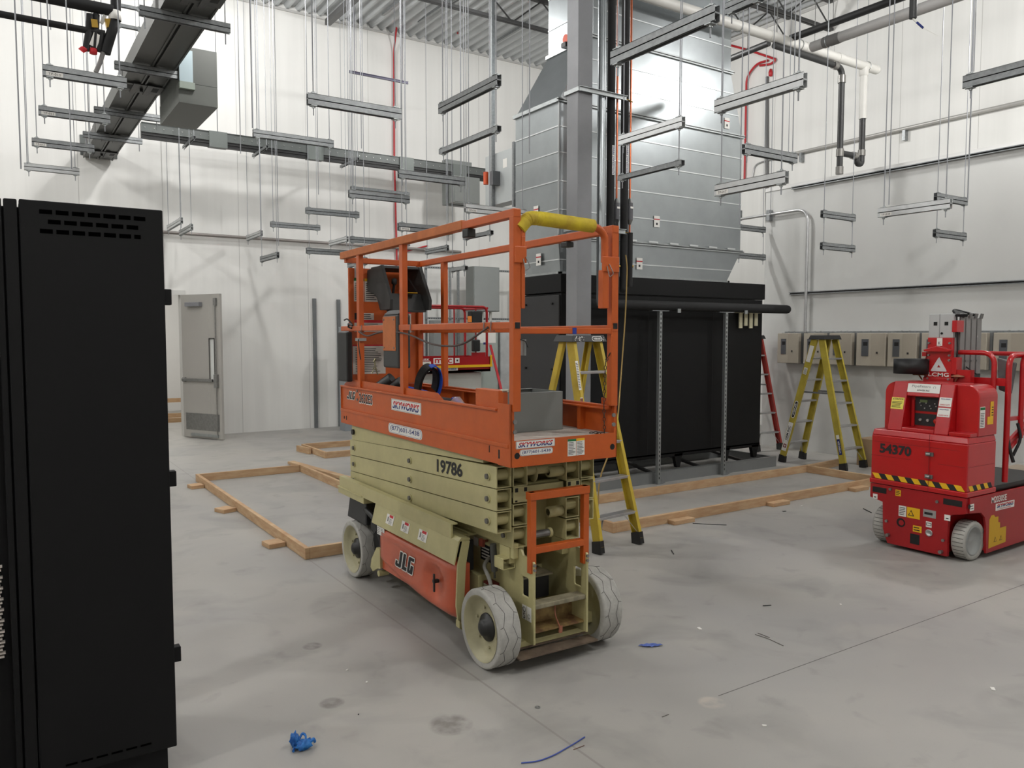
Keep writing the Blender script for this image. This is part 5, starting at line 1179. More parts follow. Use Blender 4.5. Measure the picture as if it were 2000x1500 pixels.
# ================================================================== RED-RAILED LIFT in the background
my_ = 11.4
def mxp(px, py): return on(px, py, 'y', my_)
xR_ = mxp(958, 700).x; zd0, zd1 = mxp(900, 729).z, mxp(900, 697).z
g = thing('scissor_lift', 'red and yellow platform lift parked far behind the orange lift basket', 'scissor lift', (xR_, my_, 0)); Wm = 1.75; Dm = .78
ztop = mxp(880, 598).z
b_ = B().box(-Wm, 0, 0, .02, zd0+.02, zd1).box(-Wm, 0, Dm-.02, Dm, zd0+.02, zd1).box(-.02, 0, 0, Dm, zd0+.02, zd1).box(-Wm, -Wm+.02, 0, Dm, zd0+.02, zd1).box(-Wm, 0, 0, Dm, zd0+.02, zd0+.06); b_.build('platform', M_red2, g)
B().box(-Wm-.01, .025, -.025, .0, (zd0+zd1)/2-.04, (zd0+zd1)/2).box(-.01, .02, -.02, -.0, (zd0+zd1)/2, zd1+.02).build('yellow_stripe', M_yel, g)
rl = B()
for y in (.02, Dm-.02):
    rl.tube(bend([(-Wm, y, zd1), (-Wm, y, ztop), (-.06, y, ztop), (-.06, y, zd1)], .1, 6), .022, 10); rl.tube([(-Wm, y, (zd1+ztop)/2), (-.06, y, (zd1+ztop)/2)], .016, 8); rl.tube([(-.28, y, zd1), (-.28, y, ztop)], .014, 8)
    rl.tube([(-.9, y, zd1), (-.9, y, ztop)], .014, 8)
rl.tube([(-.06, 0, ztop-.02), (-.06, Dm, ztop-.02)], .02, 8); rl.box(-.36, -.1, 0, .03, zd1, zd1+.07); rl.build('guard_rail', M_red2, g)
B().box(-.42, -.2, -.08, .06, ztop-.30, ztop-.07).build('control_box', M_black, g, .02); B().box(-.36, -.22, -.04, .04, ztop-.75, ztop-.55).build('tool_pouch', M_black, g, .02)
B().box(-.45, -.42, -.09, .0, ztop-.26, ztop-.16).build('orange_tag', mat('tag_orange', (220, 130, 40), .5), g)
bs = B().box(-Wm+.1, -.12, .1, Dm-.1, .30, zd0+.0).box(-Wm+.05, -.05, .02, Dm-.02, .12, .40); 
bs.build('base', mat('pale_grey_paint', (190, 190, 184), .5), g, .006)
for x in (-.35, -Wm+.3):
    for y in (.02, Dm-.02): B().cyl((x, y-.05, .16), (x, y+.05, .16), .16, 20).build('wheel', M_tyre, g)
dc = B(); zz = (zd1+(zd0+zd1)/2)/2+.01; c = Vector((mxp(866, 705).x-xR_, -.0015, mxp(868, 705).z)); w_ = .37
dc.plate(c, XD, ZD, w_, .10, .0008, 0, 0, .01); dc.text('mec', c, XD, ZD, w_*.86, .07, 1, .002, .015)
dc.cut(); c2 = Vector((mxp(833, 705).x-xR_-.02, -.0015, mxp(833, 705).z)); dc.plate(c2-ZD*.035, XD, ZD, .2, .05, .0008, 0); dc.text('RISK', c2+ZD*.02, XD, ZD, .16, .04, 0, .001, .02)
dc.cut(); c3 = Vector((mxp(893, 704).x-xR_, -.0015, mxp(893, 704).z)); dc.plate(c3, XD, ZD, .085, .085, .0008, 0); dc.plate(c3, XD, ZD, .03, .03, .0008, 2, .001)
dc.cut(); c4 = Vector((mxp(876, 720).x-xR_, -.0015, mxp(876, 721).z)); dc.plate(c4, XD, ZD, .35, .05, .0008, 0); dc.text('SKYWORKS', c4, XD, ZD, .3, .03, 3, .0015, .03, .3)
dc.cut(); c5 = Vector((mxp(834, 722).x-xR_, -.0015, mxp(834, 722).z)); dc.plate(c5, XD, ZD, .09, .08, .0008, 0); dc.plate(c5, XD, ZD, .03, .03, .0008, 2, .001)
dc.pieces('side_decal', [M_white, M_redi, M_ink, M_navy], g)
# ================================================================== ELECTRICAL GEAR on strut frame behind the lift
ye = 13.6
def ex(px): return on(px, 650, 'y', ye).x
def ez(py): return on(880, py, 'y', ye).z
g = thing('strut_rack', 'galvanised strut frame standing against the back wall behind the lift basket', 'strut frame', (ex(836), ye+.06, 0))
x0 = ex(836); b_ = B()
for px in (836, 883, 899, 962, 1010): x = ex(px)-x0; b_.box(x-.0205, x+.0205, 0, .041, 0, ez(524)).cut()
b_.pieces('upright', M_galvd, g)
b_ = B()
for py in (524, 622, 745): b_.box(-.02, ex(1030)-x0, -.041, 0, ez(py)-.02, ez(py)+.02).cut()
b_.pieces('cross_strut', M_galvd, g)
b_ = B()
for py in (524, 622, 745):
    for k in range(40):
        x = .03+.05*k
        if x < ex(1030)-x0-.04: b_.box(x, x+.025, -.0418, -.041, ez(py)-.006, ez(py)+.006)
b_.build('strut_slot', M_blk2, g)
def cab(nm, label, px0, px1, py0, py1, m, depth=.3, extra=None, grp=None):
    g = thing(nm, label, 'electrical cabinet', (ex(px0), ye+.019, max(ez(py1), .0))); w_, h_ = ex(px1)-ex(px0), ez(py0)-max(ez(py1), 0)
    B().box(0, w_, -depth, 0, 0, h_).build('enclosure', m, g, .004); return g, w_, h_, depth
M_g2 = mat('cabinet_grey', (142, 146, 144), .45, noise=.05, nscale=2); M_g3 = mat('cabinet_green_grey', (160, 168, 162), .5)
g, w_, h_, d_ = cab('electrical_cabinet', 'large flat grey wall cabinet above the conduit stubs behind the lift', 911, 961, 520, 608, M_grey)
B().box(.015, w_-.015, -d_-.012, -d_, .015, h_-.015).build('cover', M_g2, g, .003)
nip = B()
for px in (917, 935, 951): x = ex(px)-ex(911); nip.cyl((x, -.15, -.22), (x, -.15, 0), .028, 12).cut()
nip.pieces('conduit_nipple', M_pvc, g)
g, w_, h_, d_ = cab('electrical_cabinet', 'tall pale green-grey cabinet with a taped paper behind the lift', 914, 958, 628, 806, M_g3)
B().box(.02, w_-.02, -d_-.01, -d_, .25, h_-.02).build('cover', M_g3, g, .003); B().box(.13, .15, -d_-.03, -d_-.01, h_*.45, h_*.52).build('latch', M_steel, g)
B().box(.04, w_-.06, -d_-.013, -d_-.0105, h_-.42, h_-.12).build('paper_notice', M_white, g); B().box(.18, .28, -d_-.015, -d_-.013, h_-.45, h_-.41).build('blue_tape', M_navy, g)
g, w_, h_, d_ = cab('electrical_cabinet', 'grey cabinet low on the strut frame behind the red platform lift', 838, 880, 626, 720, mat('cabinet_mid', (128, 131, 130), .5), .2)
g, w_, h_, d_ = cab('electrical_cabinet', 'tall blue-grey cabinet seen left of the lift control panel', 662, 692, 640, 832, mat('cabinet_bluegrey', (136, 142, 146), .45), .25)
B().box(.02, .05, -d_-.02, -d_, h_*.72, h_*.85).build('handle', M_black, g)
o = B().beam(on(958, 675, 'y', 13.0), fl(1003, 860), .04, .04).build('red_pole', M_redpipe); o.location = (0, 0, 0); tag(o, 'thin red pole leaning beside the pale green-grey cabinet', 'pole')
o = B().box(ex(968), ex(1010), 13.42, 13.619, .01, ez(626)).build('plastic_sheet', mat('plastic_sheet', (196, 198, 198), .35, noise=.2, nscale=5, bump=.4, bscale=8), None, .02); tag(o, 'grey plastic sheeting hung on the frame right of the pale cabinet', 'plastic sheet')
# vertical strut angles on the back wall, right of the door
for (px, p0, p1, lab) in ((616, 583, 838, 'dark vertical strut on the back wall nearer the door'), (663, 585, 832, 'grey vertical strut on the back wall nearer the orange lift')):
    x = on(px, 700, 'y', WY-.04).x; z1 = on(px, p0, 'y', WY-.04).z
    o = B().box(x-.03, x+.03, WY-.045, WY, 0, z1).box(x-.03, x-.024, WY-.05, WY-.045, 0, z1).box(x+.024, x+.03, WY-.05, WY-.045, 0, z1).build('wall_strut', mat('wall_strut_grey', (124, 127, 128), .5, .3, noise=.2, nscale=3)); tag(o, lab, 'strut')
# ================================================================== TRAPEZE HANGERS
def roof_z(y): return RZ
def strut_mesh(ln, dbl):
    """channel strut along x, centred; dbl = two channels back to back"""
    b_ = B(); w_ = .0205; t = .0028; L2 = ln/2
    def chn(z0, z1, opn):
        web = z0 if opn > 0 else z1-t
        b_.box(-L2, L2, -w_, w_, web, web+t)
        for s in (-1, 1):
            b_.box(-L2, L2, s*w_-(t if s > 0 else 0), s*w_+(t if s < 0 else 0), z0, z1)
            lp = z1-t if opn > 0 else z0
            b_.box(-L2, L2, s*w_ if s < 0 else s*w_-.009, s*w_+.009 if s < 0 else s*w_, lp, lp+t)
    if dbl: chn(.0008, .0413, 1); chn(-.0413, -.0008, -1)
    else: chn(-.0206, .0206, -1)
    return b_
def trap(d, a, b_, z, dbl, label, rod_to=None, sticker=None, tail=.07, grp='strut trapezes hung on threaded rods', rods=True, nm='strut_trapeze'):
    (xa, ya), (xb, yb) = a, b_
    A = on(xa, ya, 'z', z); q = ray(xb, yb)
    if d == 'x': Bp = on(xb, yb, 'y', A.y); dv = Vector((1, 0, 0))
    else: Bp = on(xb, yb, 'x', A.x); dv = Vector((0, 1, 0))
    ln = abs((Bp-A).dot(dv)); ln = max(.3, min(ln, 1.3)); sgn = 1 if (Bp-A).dot(dv) > 0 else -1
    c = A+dv*sgn*ln/2; c.z = z
    g = thing(nm, label, 'trapeze hanger', c, 0 if d == 'x' else math.pi/2, grp)
    strut_mesh(ln, dbl).build('strut', M_bright if sticker in ('bright', 'TP-016', 'TP-017', 'TP-018') else M_galvd, g)
    hh = .0413 if dbl else .0206
    for s in (-1, 1):
        x = s*(ln/2-.045)
        if rods:
            top = (rod_to if rod_to else roof_z(c.y))-z
            B().tube([(x, 0, -hh-tail), (x, 0, top)], .0046, 8).build('threaded_rod', M_rod, g)
        w_ = B().box(x-.022, x+.022, -.024, .024, hh, hh+.006).cyl((x, 0, hh+.006), (x, 0, hh+.018), .011, 6).cut().box(x-.022, x+.022, -.024, .024, -hh-.006, -hh).cyl((x, 0, -hh-.018), (x, 0, -hh-.006), .011, 6)
        w_.pieces('washer', M_galv, g)
    if sticker and sticker != 'bright':
        e = -1 if d == 'x' else -1
        dc = B()
        if d == 'x': cc = Vector((-ln/2+.075, -.0207, -hh*.5)); dc.plate(cc, XD, ZD, .11, .03, .0006, 0); dc.text(sticker, cc, XD, ZD, .08, .017, 1, .0012)
        else: cc = Vector((ln/2-.075, .0207, -hh*.5)); dc.plate(cc, -XD, ZD, .11, .03, .0006, 0); dc.text(sticker, cc, -XD, ZD, .08, .017, 1, .0012)
        dc.build('tag_label', [M_white, M_ink], g)
    return g, A, Bp
TP = [
 ('x', (83, 137.5), (247, 160.5), 3.66, 1, 'nearest and highest of the left row of hanging struts, by the server rack top', None, 'TP-010'),
 ('x', (75, 215.5), (215, 236), 3.72, 1, 'second of the left row of hanging struts going away from the camera', None, 'TP-011'),
 ('x', (62, 277), (184, 292.5), 3.72, 1, 'third of the left row of hanging struts going away from the camera', None, 'TP-012'),
 ('x', (47, 325), (155, 336.5), 3.72, 1, 'last, palest hanging strut of the left row, nearest the back wall', None, 'bright'),
 ('x', (222, 8), (278, 16), 6.1, 0, 'high small hanging strut at the top left, left of the big busway', None, None),
 ('x', (225, 48), (280, 57), 5.7, 0, 'small hanging strut just left of the big busway, lower of the two', None, None),
 ('x', (600, 193), (782, 219.5), 3.44, 1, 'dark double hanging strut in front of the white wall left of the red conduit', None, None),
 ('y', (860, 213.5), (975, 168.5), 3.62, 1, 'slanting upper strut of the two-tier hanger left of the duct', None, None),
 ('x', (494, 260), (651, 284.5), 3.9, 1, 'hanging strut overlapping the long horizontal busway', None, None),
 ('x', (778, 339.5), (907, 353), 3.36, 1, 'hanging strut in front of the small grey tap box of the busway', None, None),
 ('x', (685, 366.5), (799, 379), 3.85, 0, 'thin hanging strut just above a thicker one beside the red conduit', None, None),
 ('x', (681, 378), (799, 390.5), 3.26, 1, 'thick hanging strut just below a thin one beside the red conduit', None, None),
 ('x', (597, 411), (701, 421.5), 3.42, 1, 'hanging strut above the wall conduit, left of the red conduit', None, None),
 ('x', (528, 437.8), (625, 445), 3.43, 1, 'hanging strut just above the wall conduit, right of the door', None, None),
 ('y', (510, 507), (543, 500.5), 2.93, 1, 'short slanting strut hanging below the wall conduit right of the door', None, None),
 ('x', (598, 489.5), (692, 497.5), 2.93, 1, 'hanging strut below the wall conduit left of the lift top rail', None, None),
 ('y', (644, 476), (679, 468.5), 3.30, 1, 'slanting pale strut touching the wall conduit near the lift corner', None, 'bright'),
 ('x', (683, 467.5), (800, 479.5), 3.08, 1, 'hanging strut crossing behind the rear end of the lift top rail', None, None),
 ('y', (681, 516.5), (715, 509), 2.62, 1, 'short strut seen just under the rear corner of the lift top rail', None, None),
 ('x', (777.5, 442.5), (882, 449.5), 2.87, 1, 'tagged hanging strut just above the lift top rail', None, 'TP-015'),
 ('y', (907, 465), (961, 454.5), 2.80, 0, 'small slanting strut between the lift rails left of the front post', None, None),
 ('y', (832, 492), (875, 484.5), 3.10, 1, 'slanting strut crossed by the wall conduit behind the lift rails', None, None),
 ('x', (908, 406), (1027, 416), 2.98, 1, 'bright tagged hanging strut right above the lift front corner', None, 'TP-016'),
 ('y', (880, 527.5), (911, 522), 2.45, 0, 'small slanting strut beside the large flat grey cabinet', None, None),
 ('y', (1197, 115.5), (1401, 32.5), 3.37, 1, 'largest slanting strut hanging in front of the galvanised duct', None, None),
 ('y', (1211, 275.5), (1335, 242), 3.40, 1, 'white slanting strut in front of the duct, upper of the linked pair', None, 'bright'),
 ('y', (1399, 209.5), (1573, 151), 3.20, 1, 'large slanting strut at the upper right edge of the duct', None, 'bright'),
 ('x', (1452, 290.5), (1554, 312), 3.30, 1, 'hanging strut with a dark open end right of the duct', None, None),
 ('y', (1399, 373), (1537, 349), 2.78, 1, 'tagged bright strut low at the right edge of the duct', None, 'TP-017'),
 ('y', (1420, 19), (1490, -4), 4.05, 1, 'strut cut by the top edge of the picture above the duct', None, None),
 ('y', (1883, 162), (2034, 130), 3.40, 1, 'big grey hanging strut cut by the right edge of the picture', None, None),
 ('x', (1605, 417.5), (1669, 423.5), 3.20, 1, 'upper strut of the two-tier hanger above the far ladder', None, None),
 ('y', (1717, 416.5), (1858, 398), 2.82, 1, 'bright tagged hanging strut above the red mast lift', None, 'TP-018'),
 ('x', (1827, 384), (1887, 394), 3.28, 1, 'upper strut of the two-tier hanger above the red mast', None, None),
 ('x', (1441, 443.5), (1494, 448), 3.34, 1, 'upper strut of the two-tier hanger between duct and corner conduit', None, None),
]
for (d, a, b_, z, dbl, lab, rt, stk_) in TP: trap(d, a, b_, z, dbl, lab, rt, stk_)
def sub(d, a, b_, ref, dbl, lab, gap):
    """lower tier hung from the rods of an upper tier: same plan position"""
    (rd, ra, rb, rz) = ref; A = on(ra[0], ra[1], 'z', rz); k = 'y' if rd == 'x' else 'x'; z = on(a[0], a[1], k, A.y if rd == 'x' else A.x).z
    trap(d, a, b_, z, dbl, lab, rz-gap)
sub('y', (861, 297), (975, 260.5), ('y', (860, 213.5), (975, 168.5), 3.62), 0, 'slanting single strut, lower of the two-tier hanger left of the duct', .06)
sub('y', (1209, 348.5), (1334, 320), ('y', (1211, 275.5), (1335, 242), 3.40), 0, 'thin slanting strut in front of the duct, lower of the linked pair', .06)
sub('x', (1604, 480), (1668, 484), ('x', (1605, 417.5), (1669, 423.5), 3.20), 1, 'lower strut of the two-tier hanger above the far ladder', .06)
sub('x', (1825, 455), (1885, 462.5), ('x', (1827, 384), (1887, 394), 3.28), 1, 'lower strut of the two-tier hanger above the red mast', .06)
sub('x', (1439, 498.5), (1494, 502), ('x', (1441, 443.5), (1494, 448), 3.34), 1, 'lower strut of the two-tier hanger between duct and corner conduit', .06)
# conduit supports near the back wall
for (a, b_, lab) in (((328, 441), (355, 430), 'small hanging strut at the right edge of the server rack top'), ((352, 455), (375, 443), 'strut carrying the wall conduit nearest the server rack'), ((483, 465), (511, 455), 'strut carrying the wall conduit right of the door')):
    A = on(a[0], a[1], 'z', 3.44 if lab[0:3] != 'str' else 3.40)
    A = on(b_[0], b_[1], 'z', 3.41); g, _, _ = trap('y', (b_[0], b_[1]), (a[0], a[1]), 3.47 if 'small' in lab else 3.375, 1, lab, None, 'bright')
# free hanging rods
RODS = [(41, 40, 330), (53, 0, 320), (99, 10, 58), (140, 20, 330), (176, 0, 260), (425, 0, 260), (470, 0, 300), (493, 30, 250), (544, 0, 480), (622, 0, 380), (706, 0, 290), (832, 30, 480), (901, 0, 340),
        (1022, 0, 400), (1034, 70, 300), (1330, 0, 230), (1408, 20, 360), (1444, 80, 440), (1540, 30, 300), (1597, 80, 560), (1736, 5, 400), (1890, 0, 390), (1902, 0, 140), (1505, 60, 420), (1620, 20, 480)]
FR = {}
for k, (px, y0, y1) in enumerate(RODS):
    yy = 6.0+(k*37 % 50)/10 if px < 1000 else 3.6+(k*31 % 25)/10
    if 990 < px < 1440: yy = min(yy, 6.0)
    if px > 1440:
        xx = 5.6+(k*23 % 30)/10; p = on(px, y1, 'x', xx)
    else: p = on(px, y1, 'y', yy)
    if p.z < 2.6: continue
    o = B().tube([(0, 0, 0), (0, 0, RZ-p.z)], .0046, 6).build('hanging_rod', M_rod); o.location = p
    z_ = ('at the top left beside the big busway', '') if px < 300 else (('between the big busway and the red conduit', '') if px < 760 else (('between the red conduit and the duct', '') if px < 1100 else (('in front of the galvanised duct', '') if px < 1445 else ('in front of the right hand walls', ''))))
    FR.setdefault(z_[0], []).append((px, o))
OW = ('first', 'second', 'third', 'fourth', 'fifth', 'sixth', 'seventh', 'eighth', 'ninth')
for z_, l_ in FR.items():
    for i_, (px, o) in enumerate(sorted(l_, key=lambda q: q[0])): tag(o, OW[i_]+' bare rod from the left hanging '+z_, 'rod', 'empty threaded rods '+z_)
# ================================================================== BUSWAYS
bx0, bx1, bz = 1.30, 1.70, 4.50
g = thing('busway_duct', 'large grey busway running overhead to the back wall at the left', 'busway', ((bx0+bx1)/2, WY-.05, bz))
hw = (bx1-bx0)/2; LB = 11.0
M_bus = mat('bus_grey', (76, 77, 74), .45, .3, noise=.06, nscale=2)
b_ = B().box(-hw, -.02, -LB, 0, 0, .14).box(.02, hw, -LB, 0, 0, .14).box(-.02, .02, -LB, 0, .02, .12)
for x in (-hw, -.02, .02, hw): b_.box(x-.008, x+.008, -LB, 0, -.012, .152)
b_.build('busbar_housing', M_bus, g)
jn = B()
for y in (-.5, -1.6, -4.3, -7.2):
    jn.cut().box(-hw-.012, hw+.012, y-.16, y+.16, -.02, .16)
    jn.box(-.10, -.04, y-.2, y+.2, -.03, -.02).box(.04, .10, y-.2, y+.2, -.03, -.02)
jn.pieces('splice_joint', mat('bus_dark', (58, 59, 57), .45, .3), g)
jh = B()
for y in (-.5, -1.6, -4.3, -7.2): jh.box(-hw+.03, -.05, y-.1, y+.06, -.0215, -.02).box(.05, hw-.03, y-.1, y+.06, -.0215, -.02).cyl((0, y, -.02), (0, y, -.05), .018, 10).cut()
jh.pieces('joint_opening', M_blk2, g)
B().box(bx0-.02-(bx0+bx1)/2-.02, hw+.08, .03, .045, -.0+.04, .35).build('wall_plate', mat('plate_grey', (84, 88, 86), .5), g)
for (yp, lab) in ((7.4, 'hanging strut under the big busway nearest the picture top'), (9.0, 'second hanging strut under the big busway'), (10.9, 'third hanging strut under the big busway'), (12.3, 'last hanging strut under the big busway near the wall')):
    c = Vector(((bx0+bx1)/2, yp, bz-.055)); t = thing('strut_trapeze', lab, 'trapeze hanger', c, 0, 'strut trapezes under the big busway'); strut_mesh(.74, 1).build('strut', M_galvd, t)
    for s in (-1, 1): B().tube([(s*.33, 0, -.14), (s*.33, 0, RZ-c.z)], .0052, 8).build('threaded_rod', M_rod, t)
# big tap box on the right of the busway
pz = 4.16; n0 = on(431, 212, 'z', pz); f0 = on(383, 254, 'z', pz); fl0 = on(298, 243, 'z', pz); wX = f0.x-fl0.x
zt_ = on(428, 103, 'y', n0.y).z
g = thing('bus_plug_box', 'large grey tap box hung on the right side of the big busway', 'tap box', (f0.x, n0.y, pz))
b_ = B().box(min(-.3, bx1+.03-f0.x), 0, 0, f0.y-n0.y, 4.37-pz, zt_-pz).box(-wX+.08, 0, 0, f0.y-n0.y, 0, 4.37-pz); b_.build('housing', mat('tapbox_grey', (80, 83, 78), .45, noise=.04, nscale=3), g, .004)
B().box(bx1+.035-f0.x, on(377, 170, 'y', n0.y).x-f0.x, -.012, 0, .22, zt_-pz-.04).build('cover_window', mat('tapbox_blue_sheet', (172, 188, 194), .3, .3), g)
B().box(bx1+.03-f0.x, on(379, 170, 'y', n0.y).x-f0.x, -.05, 0, .14, .21).build('cover_flange', mat('tapbox_green', (140, 150, 140), .5), g)
B().cyl((-.3, .1, zt_-pz), (-.3, .1, zt_-pz+.06), .03, 12).build('top_fitting', M_galv, g)
# horizontal busway along the back wall
hy = 13.35; pA = on(275, 254, 'y', hy); pB = on(946, 344, 'y', hy); zz = (pA.z+pB.z)/2
g = thing('busway_duct', 'long slim busway running right along the back wall', 'busway', (pA.x, hy, zz)); Lh = pB.x-pA.x
b_ = B().box(0, Lh, -.05, .05, -.01, .12).box(0, Lh, -.065, -.05, .115, .125).box(0, Lh, -.065, -.05, -.02, -.005); b_.build('housing', mat('bus_slim', (84, 88, 86), .45, .3, noise=.06, nscale=4), g)
B().box(0, Lh, -.045, .045, -.11, -.015).box(0, Lh, -.06, -.045, -.065, -.05).build('lower_rail', mat('bus_lower', (34, 34, 34), .5, .3), g)
jn = B()
for f in (.16, .42, .70, .88): jn.box(Lh*f, Lh*f+.28, -.075, .055, -.12, .13).cut()
jn.pieces('splice_joint', mat('bus_joint', (100, 105, 102), .45, .4), g)
bt_ = B()
for k in range(46): x = .05+Lh*k/46; bt_.cyl((x, -.051, .05), (x, -.06, .05), .009, 6).cut()
bt_.pieces('rivet', M_steel, g)
for (px, lab) in ((368, 'first short strut under the slim busway, nearest the big busway'), (506, 'second short strut under the slim busway'), (680, 'third short strut under the slim busway')):
    x = on(px, 290, 'y', hy-.2).x; t = thing('strut_trapeze', lab, 'trapeze hanger', (x, hy-.25, zz-.14), math.pi/2, 'short struts under the slim busway'); strut_mesh(.8, 0).build('strut', M_galvd, t)
    for s in (-1, 1): B().tube([(s*.36, 0, -.05), (s*.36, 0, RZ-zz+.14)], .005, 8).build('threaded_rod', M_rod, t)
def fb(px, py): return on(px, py, 'y', hy-.25)
a0, a1 = fb(886, 395), fb(937, 312)
g = thing('bus_tap_box', 'small grey tap box at the right end of the slim busway', 'tap box', (a0.x, hy-.25, a0.z)); B().box(0, a1.x-a0.x, 0, .18, 0, zz-.12-a0.z).box(0, a1.x-a0.x, .30, .45, 0, a1.z-a0.z).build('housing', M_grey, g, .004)
B().box(.02, a1.x-a0.x-.02, -.01, 0, .02, zz-.14-a0.z).build('cover', mat('tap_cover', (112, 115, 112), .5), g)
# control panel on struts left of the duct
xq = 5.9; P0, P1 = on(948, 405, 'x', xq), on(1003, 275, 'x', xq)
ya_, yb_ = P0.y, P1.y-.5; z0_, z1_ = P0.z, on(975, 297, 'x', xq).z
g = thing('control_panel', 'pale control panel on vertical struts just left of the duct', 'control panel', (xq, ya_, z0_))
B().box(-.0, .2, -(ya_-yb_), 0, 0, z1_-z0_).build('enclosure', mat('panel_pale', (186, 190, 190), .4, .3), g, .004)
for f in (.18, .62): B().box(-.05, 0, -(ya_-yb_)*f-.04, -(ya_-yb_)*f, -.1, RZ-z0_ if f < .5 else z1_-z0_+.05).build('strut', M_galvd, g)
B().box(-.12, -.0, -(ya_-yb_)*.32, -(ya_-yb_)*.26, .35*(z1_-z0_), .62*(z1_-z0_)).build('disconnect_box', mat('disc_grey', (92, 94, 96), .5), g, .004)
B().cyl((-.14, -(ya_-yb_)*.2, .38*(z1_-z0_)), (-.14, -(ya_-yb_)*.2, .62*(z1_-z0_)), .035, 10).build('orange_handle', mat('handle_orange', (216, 84, 34), .4), g)
B().plate((-.001, -(ya_-yb_)*.42, .75*(z1_-z0_)), LXL, ZD, .1, .12, .001).build('panel_label', M_white, g)
# ================================================================== CONDUITS
yw = WY-.08; c0, c1 = on(300, 451.5, 'y', yw), on(900, 492.5, 'y', yw)
o = B().cyl((c0.x-1.2, yw, 3.415), (c1.x, yw, 3.415), .028, 12).build('wall_conduit', mat('conduit_grey', (138, 132, 128), .45, .4)); tag(o, 'long grey conduit running along the back wall above the door', 'conduit')
def px_tube(nm, pts, r, m, lab, cat='conduit', n=10, bendr=.12):
    o = B().tube(bend(pts, bendr), r, n).build(nm, m); tag(o, lab, cat); return o
yr = WY-.05
px_tube('red_conduit', [on(838, -8, 'y', yr-.9), on(776, 42, 'y', yr-.3), on(769.5, 95, 'y', yr), on(770, 300, 'y', yr), on(775, 505, 'y', yr), on(772, 560, 'y', yr)], .018, M_redpipe, 'long vertical red conduit on the back wall behind the orange lift')
px_tube('red_conduit', [on(780, 508, 'y', yr), on(782, 494, 'y', yr), on(800, 489, 'y', yr), on(835, 480, 'y', yr)], .016, M_redpipe, 'short bent red conduit on the back wall near the lift basket')
pts = [on(1440, 429, 'x', PX-.06), on(1578, 411.5, 'x', PX-.06), on(1580, 640, 'x', PX-.06)]
pts[1].z = pts[0].z; pts[2].y = pts[1].y
px_tube('wall_conduit', [pts[0], pts[1], Vector((PX-.06, pts[1].y, 1.76))], .022, M_alu, 'shiny conduit bending down to the grey wall boxes', bendr=.2)
for px, lab in ((1502, 'small strut clamp on the shiny conduit above the far ladder'), (1443, 'small strut clamp on the shiny conduit beside the duct')):
    p = on(px, 421, 'x', PX-.05); o = B().box(-.03, .045, -.03, .03, -.08, .08).build('conduit_clamp', M_galvd); o.location = p; tag(o, lab, 'clamp')
# strut rails on the partition, conduit above it
for zz_, lab in ((3.915, 'upper dark strut rail along the grey partition wall'), (2.344, 'lower dark strut rail along the grey partition wall')):
    b_ = B().box(PX-.041, PX-.014, -2, 7.66, zz_-.0205, zz_-.017).box(PX-.041, PX-.014, -2, 7.66, zz_+.017, zz_+.0205).box(PX-.016, PX-.0125, -2, 7.66, zz_-.017, zz_+.017, 1).box(PX-.041, PX-.039, -2, 7.66, zz_-.017, zz_-.009).box(PX-.041, PX-.039, -2, 7.66, zz_+.009, zz_+.017)
    o = b_.build('strut_rail', [M_galvd, M_darkm]); tag(o, lab, 'strut rail')
p = on(1547, 301, 'x', WX-.06); p2 = on(2000, 198.7, 'x', WX-.06)
o = B().cyl((WX-.06, p.y, p.z), (WX-.06, -3, p.z), .03, 10).build('high_conduit', mat('conduit_pale', (176, 174, 170), .4, .4)); tag(o, 'pale conduit running high along the right wall above the partition', 'conduit')
for px, lab in ((1566, 'small strut tab below the high right wall conduit, farther one'), (1768, 'small strut tab below the high right wall conduit, nearer one')):
    q = on(px, 300 if px < 1600 else 256, 'x', WX-.04); o = B().box(-.045, .04, -.025, .025, -.11, .05).build('strut_tab', M_galvd); o.location = (q.x, q.y, q.z-.04); tag(o, lab, 'strut tab')
# red sprinkler conduit right of the duct
xs_ = WX-.05
def xq_(px, py): return on(px, py, 'x', xs_)
px_tube('red_conduit', [on(1500, 118, 'x', xs_), on(1478, 124, 'x', xs_), on(1458, 150, 'x', xs_), on(1456, 250, 'x', xs_), on(1454, 352, 'x', xs_)], .02, M_redpipe, 'red conduit dropping right beside the duct', bendr=.2)
px_tube('red_conduit', [on(1425, 88, 'x', xs_), on(1462, 98, 'x', xs_), on(1516, 116, 'x', xs_), on(1506, 125, 'x', xs_), on(1484, 128, 'x', xs_)], .02, M_redpipe, 'looped red conduit at the top right beside the duct', bendr=.1)
px_tube('vertical_conduit', [on(1498, 150, 'x', WX-.03), on(1498, 440, 'x', WX-.03)], .03, mat('conduit_dark', (92, 92, 92), .5), 'grey vertical conduit on the far wall right of the duct')
px_tube('thin_conduit', [on(1470, 345, 'x', WX-.02), on(1474, 322, 'x', WX-.02), on(1500, 312, 'x', WX-.02), on(1556, 309, 'x', WX-.02)], .015, M_alu, 'thin bent conduit between the duct and the hanging strut', bendr=.2)
o = B().lathe((0, 0, 0), (0, 0, 1), [(.001, 0), (.035, .02), (.04, .08), (.02, .14), (.001, .15)], 12).build('sprinkler_head', M_redpipe); o.location = on(1505, 150, 'x', WX-.045); tag(o, 'small red fitting hanging at the top right beside the duct', 'sprinkler')
for k, (px, py) in enumerate(((891, 65), (901, 69))):
    pass
px_tube('red_conduit', [on(958, 25, 'y', 13.6), on(893, 65, 'y', 13.6)], .018, M_redpipe, 'short red branch pipe under the joists left of the duct')
px_tube('steel_beam', [on(640, 44, 'y', WY-.1), on(700, -10, 'y', WY-2.6)], .07, mat('beam_dark', (74, 74, 74), .5), 'dark steel beam end meeting the back wall at the top', 'beam', 4)  # steel beam drawn as a thick four-sided tube
